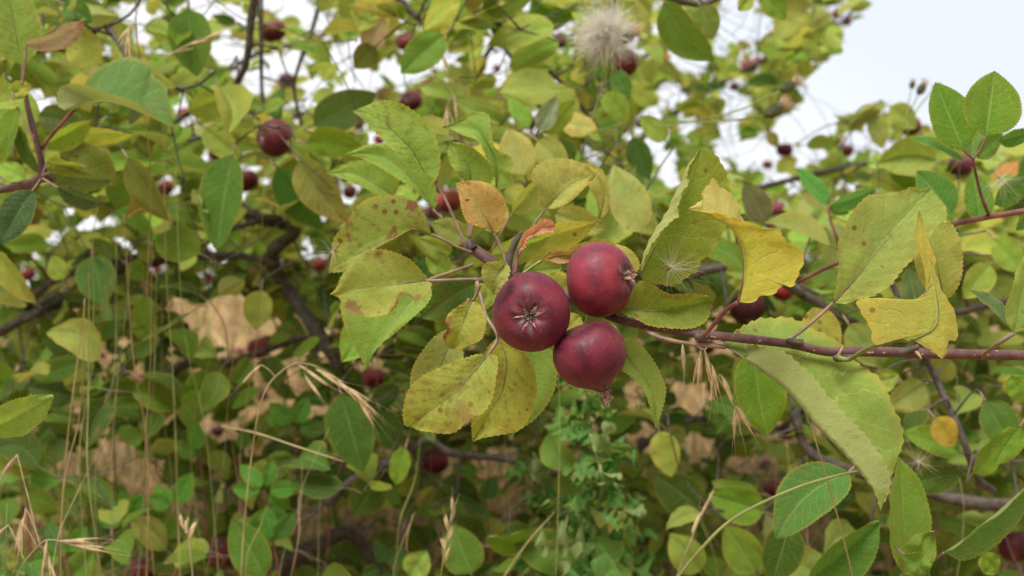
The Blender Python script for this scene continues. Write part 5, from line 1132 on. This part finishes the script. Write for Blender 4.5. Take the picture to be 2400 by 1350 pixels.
grass('long pale grass stalk sweeping up over the broad leaf at the lower right', [(1560, 1390, .68), (1640, 1290, .675), (1720, 1215, .67), (1850, 1150, .665), (1960, 1115, .66), (2075, 1092, .66)], .0011, STRAWG)
grass('thin dry stalk crossing low at the left, sloping down to the right', [(520, 1000, .88), (600, 1015, .87), (700, 1048, .86), (806, 1082, .85)], .0008, STRAW)
grass('green stalk rising left of the thistle', [(1300, 1430, .86), (1308, 1200, .85), (1312, 1000, .84), (1308, 860, .84)], .0006, STRAWG)
grass('thin dry stalk leaning right at the bottom below the thistle leaves', [(1150, 1400, .9), (1230, 1280, .88), (1300, 1200, .88)], .0008, STRAW)
# upright thin stems: (x bottom, x middle, x top, y top, depth, radius, colour)
SG = [(128, 175, 225, 480, .86, .8, 'r'), (210, 208, 228, 520, .9, .6, 'g'), (232, 262, 278, 560, .95, .6, 'g'), (250, 215, 196, 640, .84, .8, 'g'), (342, 306, 300, 500, .9, .9, 'r'), (370, 352, 350, 560, .86, .6, 'r'), (425, 400, 384, 140, .92, .8, 'g'), (520, 440, 405, 400, .95, .6, 'g'),
      (318, 352, 360, 640, .98, .8, 'g'), (140, 190, 188, 700, .82, .9, 'r'), (265, 280, 330, 420, 1.0, .5, 's'), (560, 590, 612, 440, 1.0, .6, 'r'), (470, 520, 560, 650, 1.05, .5, 's'), (500, 440, 520, 740, 1.0, .5, 'g'), (60, 20, 8, 1180, .8, .6, 's'), (115, 150, 235, 1025, .78, .6, 's'),
      (640, 690, 705, 1080, .95, .6, 's'), (938, 925, 960, 1200, .9, .7, 's'), (975, 960, 955, 1205, .92, .7, 's'), (930, 955, 985, 940, 1.0, .6, 'g'), (660, 690, 770, 1000, .95, .6, 's'), (745, 760, 790, 880, 1.05, .5, 's'), (620, 560, 540, 1010, 1.0, .6, 'r'), (580, 600, 640, 1110, .9, .6, 'r'),
      (1195, 1200, 1195, 1010, 1.1, .6, 's'), (1340, 1345, 1360, 960, 1.15, .9, 's'), (1860, 1850, 1845, 1040, .95, .6, 's'), (1890, 1885, 1888, 980, 1.0, .6, 's'), (2230, 2240, 2235, 880, .9, .6, 's'), (1450, 1420, 1415, 1240, 1.0, .7, 's'), (1700, 1640, 1600, 1080, 1.1, .5, 's'), (400, 380, 372, 700, 1.1, .6, 's')]
SG.sort(key=lambda q: q[1])
ORD = ['first', 'second', 'third', 'fourth', 'fifth', 'sixth', 'seventh', 'eighth', 'ninth', 'tenth', 'eleventh', 'twelfth', 'thirteenth', 'fourteenth', 'fifteenth', 'sixteenth', 'seventeenth', 'eighteenth', 'nineteenth', 'twentieth', 'twenty-first', 'twenty-second', 'twenty-third', 'twenty-fourth', 'twenty-fifth', 'twenty-sixth', 'twenty-seventh', 'twenty-eighth', 'twenty-ninth', 'thirtieth', 'thirty-first', 'thirty-second']
for i, (xb, xm, xt, yt, D, r, c) in enumerate(SG):
    cn = {'r': 'reddish', 'g': 'greenish', 's': 'straw coloured'}[c]
    grass('thin upright %s grass stem, %s from the left among the upright stems' % (cn, ORD[i]), [(xb, 1440, D), ((xb + xm) / 2 + R.uniform(-26, 26), 1440 * .6 + yt * .4, D + R.uniform(-.03, .03)), (xm * .7 + xt * .3 + R.uniform(-10, 10), 1440 * .35 + yt * .65, D), (xt + R.uniform(-14, 14), yt, D)], .0007 * r * .95, {'r': STRAWR, 'g': STRAWG, 's': STRAW}[c], 'thin upright grass stems')
# low herbs and litter under the shrubs, one mass
mb = MB(); rr = random.Random(77)
for i in range(2300):
    y = 1.5 + 1.9 * rr.random() ** 1.2; x = rr.uniform(-1, 1) * y * .5; z = rr.uniform(.0, .16) * (1.2 if y < 2 else 1); c = np.array([x, y, z]); px, py = proj(c)
    if any((px - gx) ** 2 + (py - gy) ** 2 < (gr * 1.1) ** 2 for gx, gy, gr in GROUNDGAP): continue
    a = rr.uniform(0, 6.28); d = np.array([math.cos(a), math.sin(a), rr.uniform(-.2, .7)]); L = rr.uniform(.015, .036)
    g = VARG[rr.randrange(8)]; v = np.vstack(g.v) @ rotm(d, np.array([rr.gauss(0, .4), -.5, .9])).T * L + c
    mb.add(v, g.f, np.vstack(g.uv), jit(rr.choice([(.07, .16, .04), (.10, .2, .04), (.05, .11, .03), (.20, .2, .05), (.30, .2, .09), (.4, .27, .13)]), .2))
o = link('undergrowth', mb.mesh('undergrowth', LEAFG, (0, 0, 0), True)); o['kind'] = 'stuff'
